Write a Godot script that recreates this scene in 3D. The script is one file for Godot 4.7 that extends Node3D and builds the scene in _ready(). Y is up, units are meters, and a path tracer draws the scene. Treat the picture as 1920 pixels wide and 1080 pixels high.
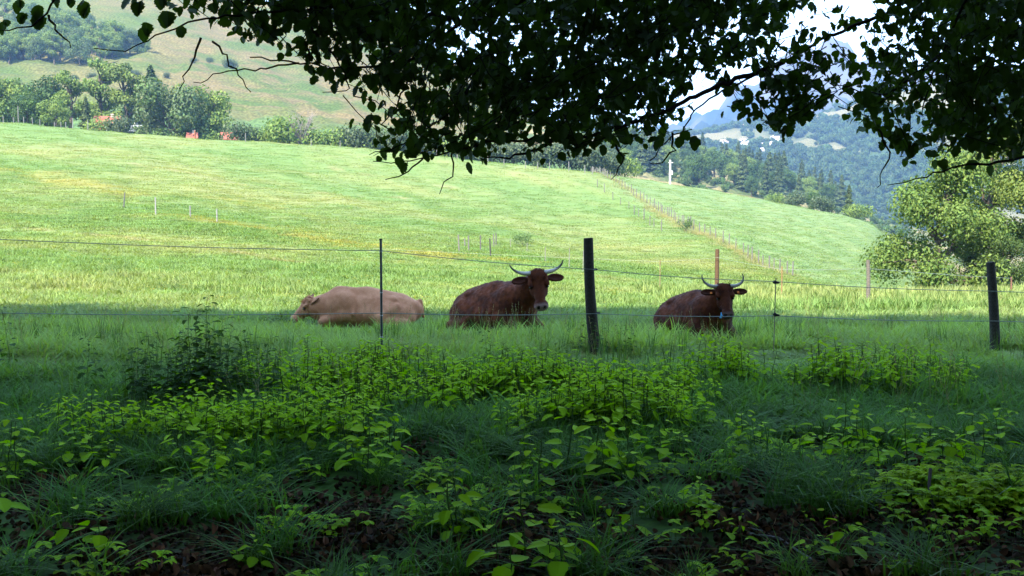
extends Node3D

# ------------------------------------------------------------------ camera numbers
const F := 2059.0                    # focal length in pixels of the 1920 px wide photograph
const EYE := 1.6
const PITCH := 0.0712
const FOG := 0.00014

var rng := RandomNumberGenerator.new()
var n_low := FastNoiseLite.new()
var n_mid := FastNoiseLite.new()
var n_fine := FastNoiseLite.new()
var meadow: Sheet
var hillside: Sheet
var ridge: Sheet
var far_hill: Sheet
var mountain: Sheet
var M := {}
var taken := {}


# ------------------------------------------------------------------ geometry helper
class Geo:
	var v := PackedVector3Array()
	var n := PackedVector3Array()
	var c := PackedColorArray()
	var i := PackedInt32Array()

	func vert(p: Vector3, nn: Vector3, col: Color) -> int:
		v.append(p); n.append(nn); c.append(col)
		return v.size() - 1

	func tri(a: int, b: int, d: int) -> void:
		# Godot's front faces run clockwise
		if (v[b] - v[a]).cross(v[d] - v[a]).dot(n[a] + n[b] + n[d]) > 0.0:
			i.append(a); i.append(d); i.append(b)
		else:
			i.append(a); i.append(b); i.append(d)

	func flat(a: Vector3, b: Vector3, d: Vector3, col: Color, toward := Vector3.UP) -> void:
		var nn := (b - a).cross(d - a).normalized()
		if nn.dot(toward) < 0.0: nn = -nn
		var k := vert(a, nn, col)
		vert(b, nn, col); vert(d, nn, col)
		tri(k, k + 1, k + 2)

	func quad(a: Vector3, b: Vector3, d: Vector3, e: Vector3, nn: Vector3, col: Color) -> void:
		var k := vert(a, nn, col)
		vert(b, nn, col); vert(d, nn, col); vert(e, nn, col)
		tri(k, k + 1, k + 2); tri(k, k + 2, k + 3)

	func tube(pts: Array, radii: Array, sides: int, col: Color, col2 = null, cap := true) -> void:
		var first := v.size()
		var side := Vector3.RIGHT
		for k in pts.size():
			var t: Vector3 = (pts[mini(k + 1, pts.size() - 1)] - pts[maxi(k - 1, 0)]).normalized()
			if k == 0:
				side = t.cross(Vector3.FORWARD)
				if side.length() < 0.3: side = t.cross(Vector3.RIGHT)
			side = (side - t * side.dot(t)).normalized()
			var up := t.cross(side)
			var cc: Color = col if col2 == null else col.lerp(col2, float(k) / maxf(1.0, pts.size() - 1.0))
			for s in sides:
				var a := TAU * s / sides
				var d := side * cos(a) + up * sin(a)
				vert(pts[k] + d * radii[k], d, cc)
		for k in pts.size() - 1:
			for s in sides:
				var a := first + k * sides + s
				var b := first + k * sides + (s + 1) % sides
				tri(a, b, b + sides); tri(a, b + sides, a + sides)
		if cap:
			for e in [0, pts.size() - 1]:
				var t: Vector3 = (pts[e] - pts[1 if e == 0 else pts.size() - 2]).normalized()
				var cc: Color = col if (col2 == null or e == 0) else col2
				var m := vert(pts[e], t, cc)
				var f2 := v.size()
				for s in sides:
					vert(v[first + e * sides + s], t, cc)
				for s in sides:
					tri(m, f2 + s, f2 + (s + 1) % sides)

	func box(at: Vector3, size: Vector3, col: Color, bevel := 0.0, turn := Basis()) -> void:
		var h := size / 2.0
		var b := minf(bevel, minf(h.x, minf(h.y, h.z)) * 0.9)
		for ax in 3:
			for s in [-1.0, 1.0]:
				var nn := Vector3.ZERO
				nn[ax] = s
				var u := (ax + 1) % 3
				var w := (ax + 2) % 3
				var p := []
				for q in [[-1, -1], [1, -1], [1, 1], [-1, 1]]:
					var x := Vector3.ZERO
					x[ax] = s * h[ax]; x[u] = q[0] * (h[u] - b); x[w] = q[1] * (h[w] - b)
					p.append(at + turn * x)
				quad(p[0], p[1], p[2], p[3], turn * nn, col)
		if b > 0.0:
			for ax in 3:
				var u := (ax + 1) % 3
				var w := (ax + 2) % 3
				for su in [-1.0, 1.0]:
					for sw in [-1.0, 1.0]:
						var p := []
						for e in [[-1.0, 0], [1.0, 0], [1.0, 1], [-1.0, 1]]:
							var x := Vector3.ZERO
							x[ax] = e[0] * (h[ax] - b)
							x[u] = su * (h[u] - (b if e[1] else 0.0)); x[w] = sw * (h[w] - (0.0 if e[1] else b))
							p.append(at + turn * x)
						var nn := Vector3.ZERO
						nn[u] = su; nn[w] = sw
						quad(p[0], p[1], p[2], p[3], turn * nn.normalized(), col)
			for sx in [-1.0, 1.0]:
				for sy in [-1.0, 1.0]:
					for sz in [-1.0, 1.0]:
						var s3 := Vector3(sx, sy, sz)
						var o := h * s3
						flat(at + turn * (o - Vector3(0, sy, sz) * b), at + turn * (o - Vector3(sx, 0, sz) * b), at + turn * (o - Vector3(sx, sy, 0) * b), col, turn * s3)

	func mesh() -> ArrayMesh:
		var a := []
		a.resize(Mesh.ARRAY_MAX)
		a[Mesh.ARRAY_VERTEX] = v; a[Mesh.ARRAY_NORMAL] = n; a[Mesh.ARRAY_COLOR] = c; a[Mesh.ARRAY_INDEX] = i
		var m := ArrayMesh.new()
		m.add_surface_from_arrays(Mesh.PRIMITIVE_TRIANGLES, a)
		return m


# ------------------------------------------------------------------ terrain sheets
class Sheet:
	var us := PackedFloat64Array()
	var ds := PackedFloat64Array()
	var h := PackedFloat32Array()
	const NEAR := 6.0

	static func pchip(xs: PackedFloat64Array, ys: PackedFloat64Array, x: float) -> float:
		var n := xs.size()
		if x <= xs[0]: return ys[0]
		if x >= xs[n - 1]: return ys[n - 1]
		var k := xs.bsearch(x, false) - 1
		var w := xs[k + 1] - xs[k]
		var s := (ys[k + 1] - ys[k]) / w
		var m0 := s
		var m1 := s
		if k > 0:
			var p := (ys[k] - ys[k - 1]) / (xs[k] - xs[k - 1])
			m0 = 0.0 if p * s <= 0.0 else 2.0 * p * s / (p + s)
		if k < n - 2:
			var p := (ys[k + 2] - ys[k + 1]) / (xs[k + 2] - xs[k + 1])
			m1 = 0.0 if p * s <= 0.0 else 2.0 * p * s / (p + s)
		var t := (x - xs[k]) / w
		return ys[k] * (1 + 2 * t) * (1 - t) * (1 - t) + m0 * w * t * (1 - t) * (1 - t) + ys[k + 1] * t * t * (3 - 2 * t) - m1 * w * t * t * (1 - t)

	func fill(cols: PackedFloat64Array, knots: PackedFloat64Array, heights: Array) -> void:
		h.resize(us.size() * ds.size())
		for r in ds.size():
			var row := PackedFloat64Array()
			for k in cols.size():
				row.append(pchip(knots, heights[k], ds[r]))
			for q in us.size():
				h[r * us.size() + q] = pchip(cols, row, us[q])

	func place(r: int, q: int) -> Vector3:
		return Vector3(us[q] * maxf(ds[r], NEAR), h[r * us.size() + q], -ds[r])

	func height(x: float, z: float) -> float:
		var d := clampf(-z, ds[0], ds[ds.size() - 1] - 0.001)
		var u := clampf(x / maxf(d, NEAR), us[0], us[us.size() - 1] - 0.0001)
		var r := maxi(ds.bsearch(d, false) - 1, 0)
		var q := maxi(us.bsearch(u, false) - 1, 0)
		var a := (d - ds[r]) / (ds[r + 1] - ds[r])
		var b := (u - us[q]) / (us[q + 1] - us[q])
		var k := r * us.size() + q
		return lerpf(lerpf(h[k], h[k + 1], b), lerpf(h[k + us.size()], h[k + us.size() + 1], b), a)

	func at(x: float, z: float) -> Vector3:
		return Vector3(x, height(x, z), z)

	func build(color: Callable) -> ArrayMesh:
		var nu := us.size()
		var nd := ds.size()
		var v := PackedVector3Array()
		var n := PackedVector3Array()
		var c := PackedColorArray()
		var idx := PackedInt32Array()
		for r in nd:
			for q in nu:
				var p := place(r, q)
				v.append(p)
				var a := place(r, mini(q + 1, nu - 1)) - place(r, maxi(q - 1, 0))
				var b := place(mini(r + 1, nd - 1), q) - place(maxi(r - 1, 0), q)
				var nn := a.cross(b).normalized()
				n.append(nn if nn.y > 0 else -nn)
				c.append(color.call(p, nn))
		for r in nd - 1:
			for q in nu - 1:
				var k := r * nu + q
				idx.append_array(PackedInt32Array([k, k + nu, k + 1, k + 1, k + nu, k + nu + 1]))
		var arr := []
		arr.resize(Mesh.ARRAY_MAX)
		arr[Mesh.ARRAY_VERTEX] = v; arr[Mesh.ARRAY_NORMAL] = n; arr[Mesh.ARRAY_COLOR] = c; arr[Mesh.ARRAY_INDEX] = idx
		var m := ArrayMesh.new()
		m.add_surface_from_arrays(Mesh.PRIMITIVE_TRIANGLES, arr)
		return m


func rise(px: float, py: float) -> Vector2:      # (sideways, upward) slope of the line of sight per metre of depth
	var a := (px - 960.0) / F
	var b := (540.0 - py) / F
	var g := b * sin(-PITCH) * -1.0 + cos(PITCH)
	return Vector2(a / g, (b * cos(PITCH) - sin(PITCH)) / g)


func spot(px: float, py: float, d: float) -> Vector3:
	var s := rise(px, py)
	return Vector3(s.x * d, EYE + s.y * d, -d)


func on_meadow(px: float, py: float) -> Vector3:
	var s := rise(px, py)
	var d := 3.0
	while d < 300.0:
		if EYE + s.y * d <= meadow.height(s.x * d, -d): break
		d *= 1.004
	return meadow.at(s.x * d, -d)


func along(px: float, d: float, sheet: Sheet = null) -> Vector3:
	var x := (px - 960.0) / F * d
	return (sheet if sheet else meadow).at(x, -d)


func make_sheet(knots: Array, table: Array, us: PackedFloat64Array, ds: PackedFloat64Array, flat_near := false) -> Sheet:
	var s := Sheet.new()
	s.us = us
	s.ds = ds
	var cols := PackedFloat64Array()
	var hs := []
	var kn := PackedFloat64Array()
	if flat_near: kn.append_array([-50.0, 7.0])
	kn.append_array(PackedFloat64Array(knots))
	for row in table:
		cols.append((row[0] - 960.0) / F)
		var y := PackedFloat64Array()
		if flat_near: y.append_array([0.0, 0.0])
		for k in knots.size():
			y.append(EYE + rise(row[0], row[k + 1]).y * knots[k])
		hs.append(y)
	s.fill(cols, kn, hs)
	return s


func spread(a: float, b: float, n: int) -> PackedFloat64Array:
	var o := PackedFloat64Array()
	for k in n: o.append(lerpf(a, b, float(k) / (n - 1)))
	return o


func log_spread(a: float, b: float, n: int) -> PackedFloat64Array:
	var o := PackedFloat64Array()
	for k in n: o.append(a * pow(b / a, float(k) / (n - 1)))
	return o


# ------------------------------------------------------------------ naming and tagging
func numbered(called: String) -> String:
	taken[called] = taken.get(called, -1) + 1
	return called if taken[called] == 0 else "%s_%03d" % [called, taken[called]]


func tag(o: Node, label: String, category: String, group := "", kind := "") -> Node:
	if label: o.set_meta("label", label)
	if category: o.set_meta("category", category)
	if group: o.set_meta("group", group)
	if kind: o.set_meta("kind", kind)
	return o


func thing(called: String, label: String, category: String, at := Vector3.ZERO, turn := 0.0, group := "") -> Node3D:
	var o := Node3D.new()
	o.name = numbered(called)
	if called == "cow": cow_spots.append(at)
	add_child(o, true)
	o.position = at
	o.rotation.y = turn
	tag(o, label, category, group)
	return o


func part(called: String, m: Mesh, mat: Material, parent: Node) -> MeshInstance3D:
	var o := MeshInstance3D.new()
	o.name = called if parent != self else numbered(called)
	o.mesh = m
	o.material_override = null
	for k in m.get_surface_count(): m.surface_set_material(k, mat)
	parent.add_child(o, true)
	return o


func copies(called: String, m: Mesh, mat: Material, xf: Array, cols: Array, parent: Node) -> MultiMeshInstance3D:
	for k in m.get_surface_count(): m.surface_set_material(k, mat)
	var mm := MultiMesh.new()
	mm.transform_format = MultiMesh.TRANSFORM_3D
	mm.use_colors = cols.size() > 0
	mm.mesh = m
	mm.instance_count = xf.size()
	for k in xf.size():
		mm.set_instance_transform(k, xf[k])
		if cols.size(): mm.set_instance_color(k, cols[k])
	var o := MultiMeshInstance3D.new()
	o.name = called if parent != self else numbered(called)
	o.multimesh = mm
	parent.add_child(o, true)
	o.set_meta("kind", "stuff")
	return o


func dup(src: Node3D, at: Vector3, turn: float, size: float, label: String, category: String, group := "") -> Node3D:
	var r: Node3D = src.duplicate()
	r.name = numbered(str(src.get_meta("stem", src.name)))
	add_child(r, true)
	r.position = at
	r.rotation = Vector3(0, turn, 0)
	r.scale = Vector3.ONE * size
	for k in ["label", "category", "group"]:
		if r.has_meta(k): r.remove_meta(k)
	tag(r, label, category, group)
	return r


func material(called: String, rough: float, back := 0.0, tint := Color(1, 1, 0.6), spec := 0.5) -> StandardMaterial3D:
	var m := StandardMaterial3D.new()
	m.resource_name = called
	m.vertex_color_use_as_albedo = true
	m.roughness = rough
	m.metallic_specular = spec
	m.cull_mode = BaseMaterial3D.CULL_DISABLED
	if back > 0.0:
		m.backlight_enabled = true
		m.backlight = Color(tint.r * back, tint.g * back, tint.b * back).linear_to_srgb()
	M[called] = m
	return m


func noise_tex(freq: float, octaves: int, ramp: Array, seed_: int, kind := FastNoiseLite.TYPE_SIMPLEX, size := 512) -> ImageTexture:
	var fn := FastNoiseLite.new()
	fn.seed = seed_
	fn.noise_type = kind
	fn.frequency = freq
	fn.fractal_octaves = octaves
	var im := fn.get_seamless_image(size, size)
	im.convert(Image.FORMAT_RGB8)
	if ramp.size():
		for y in size:
			for x in size:
				var t := im.get_pixel(x, y).r
				im.set_pixel(x, y, (ramp[0] as Color).lerp(ramp[1], t))
	return ImageTexture.create_from_image(im)


func cell(u: float, v: float) -> String:      # both from 0 to 1: left to right, front to back
	var a := "left" if u < 0.33 else "right" if u > 0.67 else "middle"
	var b := "front " if v < 0.33 else "back " if v > 0.67 else ""
	return b + a


func rnd(a: float, b: float) -> float:
	return rng.randf_range(a, b)


func rdir() -> Vector3:
	var z := rnd(-1, 1)
	var a := rnd(0, TAU)
	var r := sqrt(1 - z * z)
	return Vector3(r * cos(a), z, r * sin(a))


func jit(c: Color, k: float) -> Color:
	var s := 1.0 + rnd(-k, k)
	return Color(c.r * s * (1 + rnd(-k, k) * 0.4), c.g * s, c.b * s * (1 + rnd(-k, k) * 0.4))


# ------------------------------------------------------------------ bodies: signed distance fields and surface nets
func capsule(a: Vector3, b: Vector3, ra: float, rb: float, k := 0.05) -> Dictionary:
	return {"t": 0, "a": a, "b": b, "ra": ra, "rb": rb, "k": k}


func ellipsoid(c: Vector3, r: Vector3, k := 0.05, turn := Basis(), cut := false) -> Dictionary:
	return {"t": 1, "c": c, "r": r, "k": k, "q": turn.inverse(), "cut": cut}


func blob(prims: Array, cell: float) -> Geo:
	var lo := Vector3.INF
	var hi := -Vector3.INF
	for p in prims:
		if p.t == 0:
			for e in [[p.a, p.ra], [p.b, p.rb]]:
				lo = lo.min(e[0] - Vector3.ONE * e[1]); hi = hi.max(e[0] + Vector3.ONE * e[1])
		elif not p.cut:
			var m: float = maxf(p.r.x, maxf(p.r.y, p.r.z))
			lo = lo.min(p.c - Vector3.ONE * m); hi = hi.max(p.c + Vector3.ONE * m)
	lo -= Vector3.ONE * cell * 3; hi += Vector3.ONE * cell * 3
	var nx := int((hi.x - lo.x) / cell) + 1
	var ny := int((hi.y - lo.y) / cell) + 1
	var nz := int((hi.z - lo.z) / cell) + 1
	var f := PackedFloat32Array()
	f.resize(nx * ny * nz)
	f.fill(1.0)
	for p in prims:
		var k: float = p.k
		var pad := k + cell * 2.5
		var a: Vector3
		var b: Vector3
		if p.t == 0:
			a = (p.a as Vector3).min(p.b) - Vector3.ONE * (maxf(p.ra, p.rb) + pad)
			b = (p.a as Vector3).max(p.b) + Vector3.ONE * (maxf(p.ra, p.rb) + pad)
		else:
			var m: float = maxf(p.r.x, maxf(p.r.y, p.r.z)) + pad
			a = p.c - Vector3.ONE * m; b = p.c + Vector3.ONE * m
		var i0 := maxi(0, int((a.x - lo.x) / cell)); var i1 := mini(nx - 1, int((b.x - lo.x) / cell) + 1)
		var j0 := maxi(0, int((a.y - lo.y) / cell)); var j1 := mini(ny - 1, int((b.y - lo.y) / cell) + 1)
		var k0 := maxi(0, int((a.z - lo.z) / cell)); var k1 := mini(nz - 1, int((b.z - lo.z) / cell) + 1)
		var is_cap: bool = p.t == 0
		var pa := Vector3.ZERO
		var ab := Vector3.ZERO
		var inv := 1.0
		var ra := 0.0
		var dr := 0.0
		var q := Basis()
		var rr := Vector3.ONE
		var cut := false
		if is_cap:
			pa = p.a; ab = p.b - p.a; inv = 1.0 / maxf(1e-6, ab.length_squared()); ra = p.ra; dr = p.rb - p.ra
		else:
			pa = p.c; q = p.q; rr = p.r; cut = p.cut
		for z in range(k0, k1 + 1):
			for y in range(j0, j1 + 1):
				var base := (z * ny + y) * nx
				for x in range(i0, i1 + 1):
					var w := Vector3(lo.x + x * cell, lo.y + y * cell, lo.z + z * cell) - pa
					var d: float
					if is_cap:
						var t := clampf(w.dot(ab) * inv, 0.0, 1.0)
						d = (w - ab * t).length() - ra - dr * t
					else:
						var e := (q * w) / rr
						var l := e.length()
						d = l * (l - 1.0) / maxf(1e-5, (e / rr).length())
					var o := f[base + x]
					if cut:
						d = -d
						var hh := clampf(0.5 - 0.5 * (o - d) / k, 0.0, 1.0)
						f[base + x] = lerpf(o, d, hh) + k * hh * (1.0 - hh)
					elif absf(o - d) >= k:
						f[base + x] = minf(o, d)
					else:
						var hh := 0.5 + 0.5 * (o - d) / k
						f[base + x] = lerpf(o, d, hh) - k * hh * (1.0 - hh)
	var g := Geo.new()
	var ids := PackedInt32Array()
	ids.resize(nx * ny * nz)
	ids.fill(-1)
	var off := [0, 1, nx, nx + 1, nx * ny, nx * ny + 1, nx * ny + nx, nx * ny + nx + 1]
	var edges := [[0, 1], [2, 3], [4, 5], [6, 7], [0, 2], [1, 3], [4, 6], [5, 7], [0, 4], [1, 5], [2, 6], [3, 7]]
	for z in nz - 1:
		for y in ny - 1:
			for x in nx - 1:
				var b := (z * ny + y) * nx + x
				var s := f[b] < 0.0
				if s == (f[b + 1] < 0.0) and s == (f[b + off[2]] < 0.0) and s == (f[b + off[3]] < 0.0) and s == (f[b + off[4]] < 0.0) and s == (f[b + off[5]] < 0.0) and s == (f[b + off[6]] < 0.0) and s == (f[b + off[7]] < 0.0):
					continue
				var sum := Vector3.ZERO
				var cnt := 0
				for e in edges:
					var fa := f[b + off[e[0]]]
					var fb := f[b + off[e[1]]]
					if (fa < 0.0) != (fb < 0.0):
						var t := fa / (fa - fb)
						var pa2 := Vector3(e[0] & 1, (e[0] >> 1) & 1, e[0] >> 2)
						var pb2 := Vector3(e[1] & 1, (e[1] >> 1) & 1, e[1] >> 2)
						sum += pa2.lerp(pb2, t)
						cnt += 1
				var gr := Vector3(f[b + 1] + f[b + off[3]] + f[b + off[5]] + f[b + off[7]] - f[b] - f[b + off[2]] - f[b + off[4]] - f[b + off[6]], f[b + off[2]] + f[b + off[3]] + f[b + off[6]] + f[b + off[7]] - f[b] - f[b + 1] - f[b + off[4]] - f[b + off[5]], f[b + off[4]] + f[b + off[5]] + f[b + off[6]] + f[b + off[7]] - f[b] - f[b + 1] - f[b + off[2]] - f[b + off[3]])
				ids[b] = g.vert(lo + (Vector3(x, y, z) + sum / cnt) * cell, gr.normalized(), Color.WHITE)
	for z in range(1, nz - 1):
		for y in range(1, ny - 1):
			for x in range(1, nx - 1):
				var b := (z * ny + y) * nx + x
				if ids[b] < 0 : continue
				var s := f[b] < 0.0
				if s != (f[b + 1] < 0.0):
					_q(g, ids, b, nx, nx * ny)
				if s != (f[b + nx] < 0.0):
					_q(g, ids, b, 1, nx * ny)
				if s != (f[b + nx * ny] < 0.0):
					_q(g, ids, b, 1, nx)
	return g


func _q(g: Geo, ids: PackedInt32Array, b: int, u: int, w: int) -> void:
	var a := ids[b]; var c := ids[b - u]; var d := ids[b - u - w]; var e := ids[b - w]
	if a < 0 or c < 0 or d < 0 or e < 0: return
	g.tri(a, c, d); g.tri(a, d, e)


# ------------------------------------------------------------------ plants
func tuft(blades: int, spread_: float, h0: float, h1: float, width: float, lean: float, seed_: int) -> ArrayMesh:
	rng.seed = seed_
	var g := Geo.new()
	for k in blades:
		var a := rnd(0, TAU)
		var r := spread_ * sqrt(rng.randf())
		var p := Vector3(cos(a) * r, 0, sin(a) * r)
		var out_ := rnd(0, TAU)
		var d := Vector3(cos(out_), 0, sin(out_))
		var s := Vector3(-d.z, 0, d.x) * width * rnd(0.6, 1.3)
		var hh := rnd(h0, h1)
		var bend := lean * rnd(0.3, 1.3) * hh
		var col := jit(Color(1, 1, 1), 0.38)
		if rng.randf() < 0.14: col = Color(2.0, 1.5, 1.5) * rnd(0.7, 1.1)
		var prev := -1
		for q in 4:
			var t := q / 3.0
			var pt := p + d * bend * t * t + Vector3.UP * hh * (t - 0.28 * (bend / hh) * t * t)
			var tan_ := (d * 2.0 * bend * t + Vector3.UP * hh).normalized()
			var nn := (tan_.cross(s.normalized()) * -1.0)
			if nn.y < 0: nn = -nn
			nn = (nn + Vector3.UP * 0.55).normalized()
			var w := s * (1.0 - t * t * 0.96)
			if q < 3:
				var i0 := g.vert(pt - w, nn, col)
				g.vert(pt + w, nn, col)
				if prev >= 0:
					g.tri(prev, prev + 1, i0 + 1); g.tri(prev, i0 + 1, i0)
				prev = i0
			else:
				var i0 := g.vert(pt, nn, col)
				g.tri(prev, prev + 1, i0)
	return g.mesh()


# a broad leaf with a serrated outline, folded along its midrib; base at the origin, tip along +Z, face up
func add_leaf(g: Geo, x: Transform3D, length: float, width: float, droop: float, fold: float, col: Color, teeth := 5, rag := 0.0) -> void:
	var mid := []
	var left := []
	var right := []
	var m := teeth + 2
	for k in m + 1:
		var t := float(k) / m
		var z := t * length
		var y := -droop * t * t * length
		var w := width * 0.5 * pow(sin(PI * pow(t, 0.82)), 0.62) * (1.0 - 0.18 * t)
		if k == m: w = 0.0
		var tooth := 1.0 + (0.09 if k % 2 == 1 else -0.06)
		var bl := tooth + rag * rng.randf_range(-1, 0.5)
		var br := tooth + rag * rng.randf_range(-1, 0.5)
		mid.append(Vector3(rag * 0.2 * sin(3.0 * t) * width, y, z))
		left.append(Vector3(-w * bl, y + fold * w + rag * w * rng.randf_range(-0.6, 0.6), z + 0.08 * w)); right.append(Vector3(w * br, y + fold * w + rag * w * rng.randf_range(-0.6, 0.6), z + 0.08 * w))
	var c2 := Color(col.r * 1.18, col.g * 1.12, col.b * 1.1)
	for side in [left, right]:
		var sgn := -1.0 if side == left else 1.0
		var nn := (x.basis * Vector3(-fold * sgn, 1, droop).normalized()).normalized()
		var first := g.v.size()
		for k in m + 1:
			g.vert(x * mid[k], nn, c2)
			g.vert(x * side[k], nn, col)
		for k in m:
			var a := first + k * 2
			if k > 0: g.tri(a, a + 1, a + 3)
			g.tri(a, a + 3, a + 2)


func leaf_mesh(length: float, width: float, droop: float, fold: float, col: Color, teeth := 5, rag := 0.0) -> ArrayMesh:
	var g := Geo.new()
	add_leaf(g, Transform3D(), length, width, droop, fold, col, teeth, rag)
	return g.mesh()


func crown(seed_: int, lobes: Array, n: int, size: float, ca: Color, cb: Color, shell := 0.35, long := 1.0) -> ArrayMesh:
	rng.seed = seed_
	var g := Geo.new()
	var weights := []
	var total := 0.0
	for l in lobes:
		var r: Vector3 = l[1]
		total += pow(r.x * r.y * r.z, 0.67)
		weights.append(total)
	for k in n:
		var pick := rnd(0, total)
		var li := 0
		while weights[li] < pick: li += 1
		var c: Vector3 = lobes[li][0]
		var r: Vector3 = lobes[li][1]
		var d := rdir()
		var rad := pow(rng.randf(), shell) * (1.0 + 0.16 * n_mid.get_noise_3dv((c + d * r) * 9.0 / maxf(r.x, 0.1)))
		if rng.randf() < 0.12: rad *= rnd(1.0, 1.22)
		var p := c + d * r * rad
		var nn := (d + rdir() * 0.75 + Vector3.UP * 0.25).normalized()
		var u := nn.cross(rdir()).normalized() * size * rnd(0.55, 1.3)
		var w := nn.cross(u).normalized() * size * rnd(0.4, 0.9) * long
		var col := jit(ca.lerp(cb, clampf(rng.randf() * 0.6 + 0.4 * float((li * 7) % 5) / 4.0, 0, 1)), 0.2)
		var dr := Vector3.DOWN * size * rnd(0.0, 0.5)
		var i0 := g.vert(p - u * 0.5, nn, col)
		g.vert(p + w * 0.5 + dr * 0.3, nn, col); g.vert(p + u * 0.5 + dr, nn, col); g.vert(p - w * 0.5 + dr * 0.3, nn, col)
		g.tri(i0, i0 + 1, i0 + 2); g.tri(i0, i0 + 2, i0 + 3)
	return g.mesh()


func wiggle(a: Vector3, b: Vector3, k: int, amp: float) -> Array:
	var o := []
	for q in k + 1:
		var t := float(q) / k
		o.append(a.lerp(b, t) + (rdir() * amp * sin(PI * t) if q > 0 and q < k else Vector3.ZERO))
	return o


func taper(r0: float, r1: float, k: int) -> Array:
	var o := []
	for q in k + 1: o.append(lerpf(r0, r1, float(q) / k))
	return o


# tree prototype about `h` tall; kind: 0 round, 1 tall open, 2 broad, 3 shrub, 4 conifer, 5 bare
func tree(called: String, kind: int, h: float, seed_: int, n: int, leaf: float, ca: Color, cb: Color) -> Node3D:
	var o := Node3D.new()
	o.name = called
	o.set_meta("stem", called)
	rng.seed = seed_
	var g := Geo.new()
	var bark := Color(0.16, 0.13, 0.10)
	var lobes := []
	if kind == 4:
		g.tube([Vector3.ZERO, Vector3(0, h * 0.5, 0), Vector3(0, h * 0.97, 0)], [h * 0.022, h * 0.013, h * 0.003], 6, bark)
		var gc := Geo.new()
		for k in n:
			var t := pow(rng.randf(), 0.75)
			var y := h * (0.06 + 0.93 * (1 - t))
			var layer := 0.72 + 0.28 * sin(y * 46.0 / h)
			var a := rnd(0, TAU)
			var wob := 0.75 + 0.4 * n_mid.get_noise_3d(cos(a) * 12 + seed_, y * 22 / h, sin(a) * 12)
			var r := h * 0.27 * pow(t, 0.72) * layer * wob * pow(rng.randf(), 0.4) + 0.05
			var d := Vector3(cos(a), 0, sin(a))
			var p := d * r + Vector3(0, y - r * 0.35, 0)
			var nn := (d * 0.9 + Vector3.UP * 0.5 + rdir() * 0.45).normalized()
			var u := (d + Vector3.DOWN * 0.45 + rdir() * 0.35).normalized() * leaf * rnd(0.8, 1.6)
			var w := nn.cross(u).normalized() * leaf * rnd(0.25, 0.5)
			var col := jit(ca.lerp(cb, rng.randf()), 0.25)
			var i0 := gc.vert(p - u * 0.5, nn, col)
			gc.vert(p + w, nn, col); gc.vert(p + u * 0.5, nn, col); gc.vert(p - w, nn, col)
			gc.tri(i0, i0 + 1, i0 + 2); gc.tri(i0, i0 + 2, i0 + 3)
		part("trunk", g.mesh(), M.bark, o)
		part("crown", gc.mesh(), M.foliage, o)
		return o
	var trunk_top: float = h * {0: 0.55, 1: 0.75, 2: 0.45, 3: 0.35, 5: 0.5, 6: 0.6}[kind]
	var pts := wiggle(Vector3(0, -0.3, 0), Vector3(rnd(-0.05, 0.05) * h, trunk_top, rnd(-0.05, 0.05) * h), 6, h * 0.015)
	if kind != 3: g.tube(pts, taper(h * 0.026, h * 0.011, 6), 7, bark)
	var nl: int = {0: 11, 1: 16, 2: 15, 3: 8, 5: 26, 6: 38}[kind]
	for k in nl:
		var a := TAU * k / nl * 2.4 + rnd(-0.4, 0.4)
		var t := (k + 0.5) / nl
		var c: Vector3
		var r: Vector3
		match kind:
			0:
				c = Vector3(cos(a), 0, sin(a)) * h * 0.24 * sqrt(rnd(0.1, 1.1)) + Vector3(0, h * (0.3 + 0.5 * t), 0)
				r = Vector3(1, 0.85, 1) * h * rnd(0.12, 0.19)
			1:
				c = Vector3(cos(a), 0, sin(a)) * h * 0.17 * sqrt(rnd(0.15, 1.2)) * (1.25 - 0.5 * t) + Vector3(0, h * (0.26 + 0.62 * t), 0)
				r = Vector3(1, 0.75, 1) * h * rnd(0.07, 0.115)
			2:
				c = Vector3(cos(a), 0, sin(a)) * h * 0.42 * sqrt(rnd(0.1, 1.0)) * (1.2 - 0.6 * t) + Vector3(0, h * (0.14 + 0.66 * t), 0)
				r = Vector3(1, 0.85, 1) * h * rnd(0.15, 0.23)
			6:
				c = Vector3(cos(a), 0, sin(a)) * h * 0.40 * sqrt(rnd(0.1, 1.0)) * (1.1 - 0.72 * t) + Vector3(0, h * (0.08 + 0.80 * t), 0)
				r = Vector3(1.0, 0.95, 1.0) * h * rnd(0.11, 0.175)
			3:
				c = Vector3(cos(a), 0, sin(a)) * h * 0.45 * sqrt(rng.randf()) + Vector3(0, h * rnd(0.3, 0.62), 0)
				r = Vector3(1, 0.9, 1) * h * rnd(0.25, 0.36)
			5:
				c = Vector3(cos(a), 0, sin(a)) * h * 0.4 * sqrt(rnd(0.1, 1)) + Vector3(0, h * rnd(0.55, 1.0), 0)
				r = Vector3.ONE * h * 0.1
		lobes.append([c, r])
		var s: Vector3 = pts[clampi(int(6 * minf(1.0, 0.4 + 0.6 * t)), 1, 6)]
		if kind == 3: s = Vector3(rnd(-0.1, 0.1), 0, rnd(-0.1, 0.1)) * h
		g.tube(wiggle(s, c, 4, h * 0.03), taper(h * (0.009 if kind != 5 else 0.007), h * 0.003, 4), 5, bark if kind != 5 else Color(0.33, 0.29, 0.26))
		if kind == 5:
			for q in 5:
				g.tube(wiggle(s.lerp(c, rnd(0.4, 0.9)), c + rdir() * h * 0.17, 3, h * 0.02), taper(h * 0.004, h * 0.0015, 3), 4, Color(0.36, 0.32, 0.29))
	part("trunk" if kind != 3 else "stems", g.mesh(), M.bark, o)
	if kind != 5:
		part("crown", crown(seed_ + 5, lobes, n, leaf, ca, cb), M.foliage, o)
	return o


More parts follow.
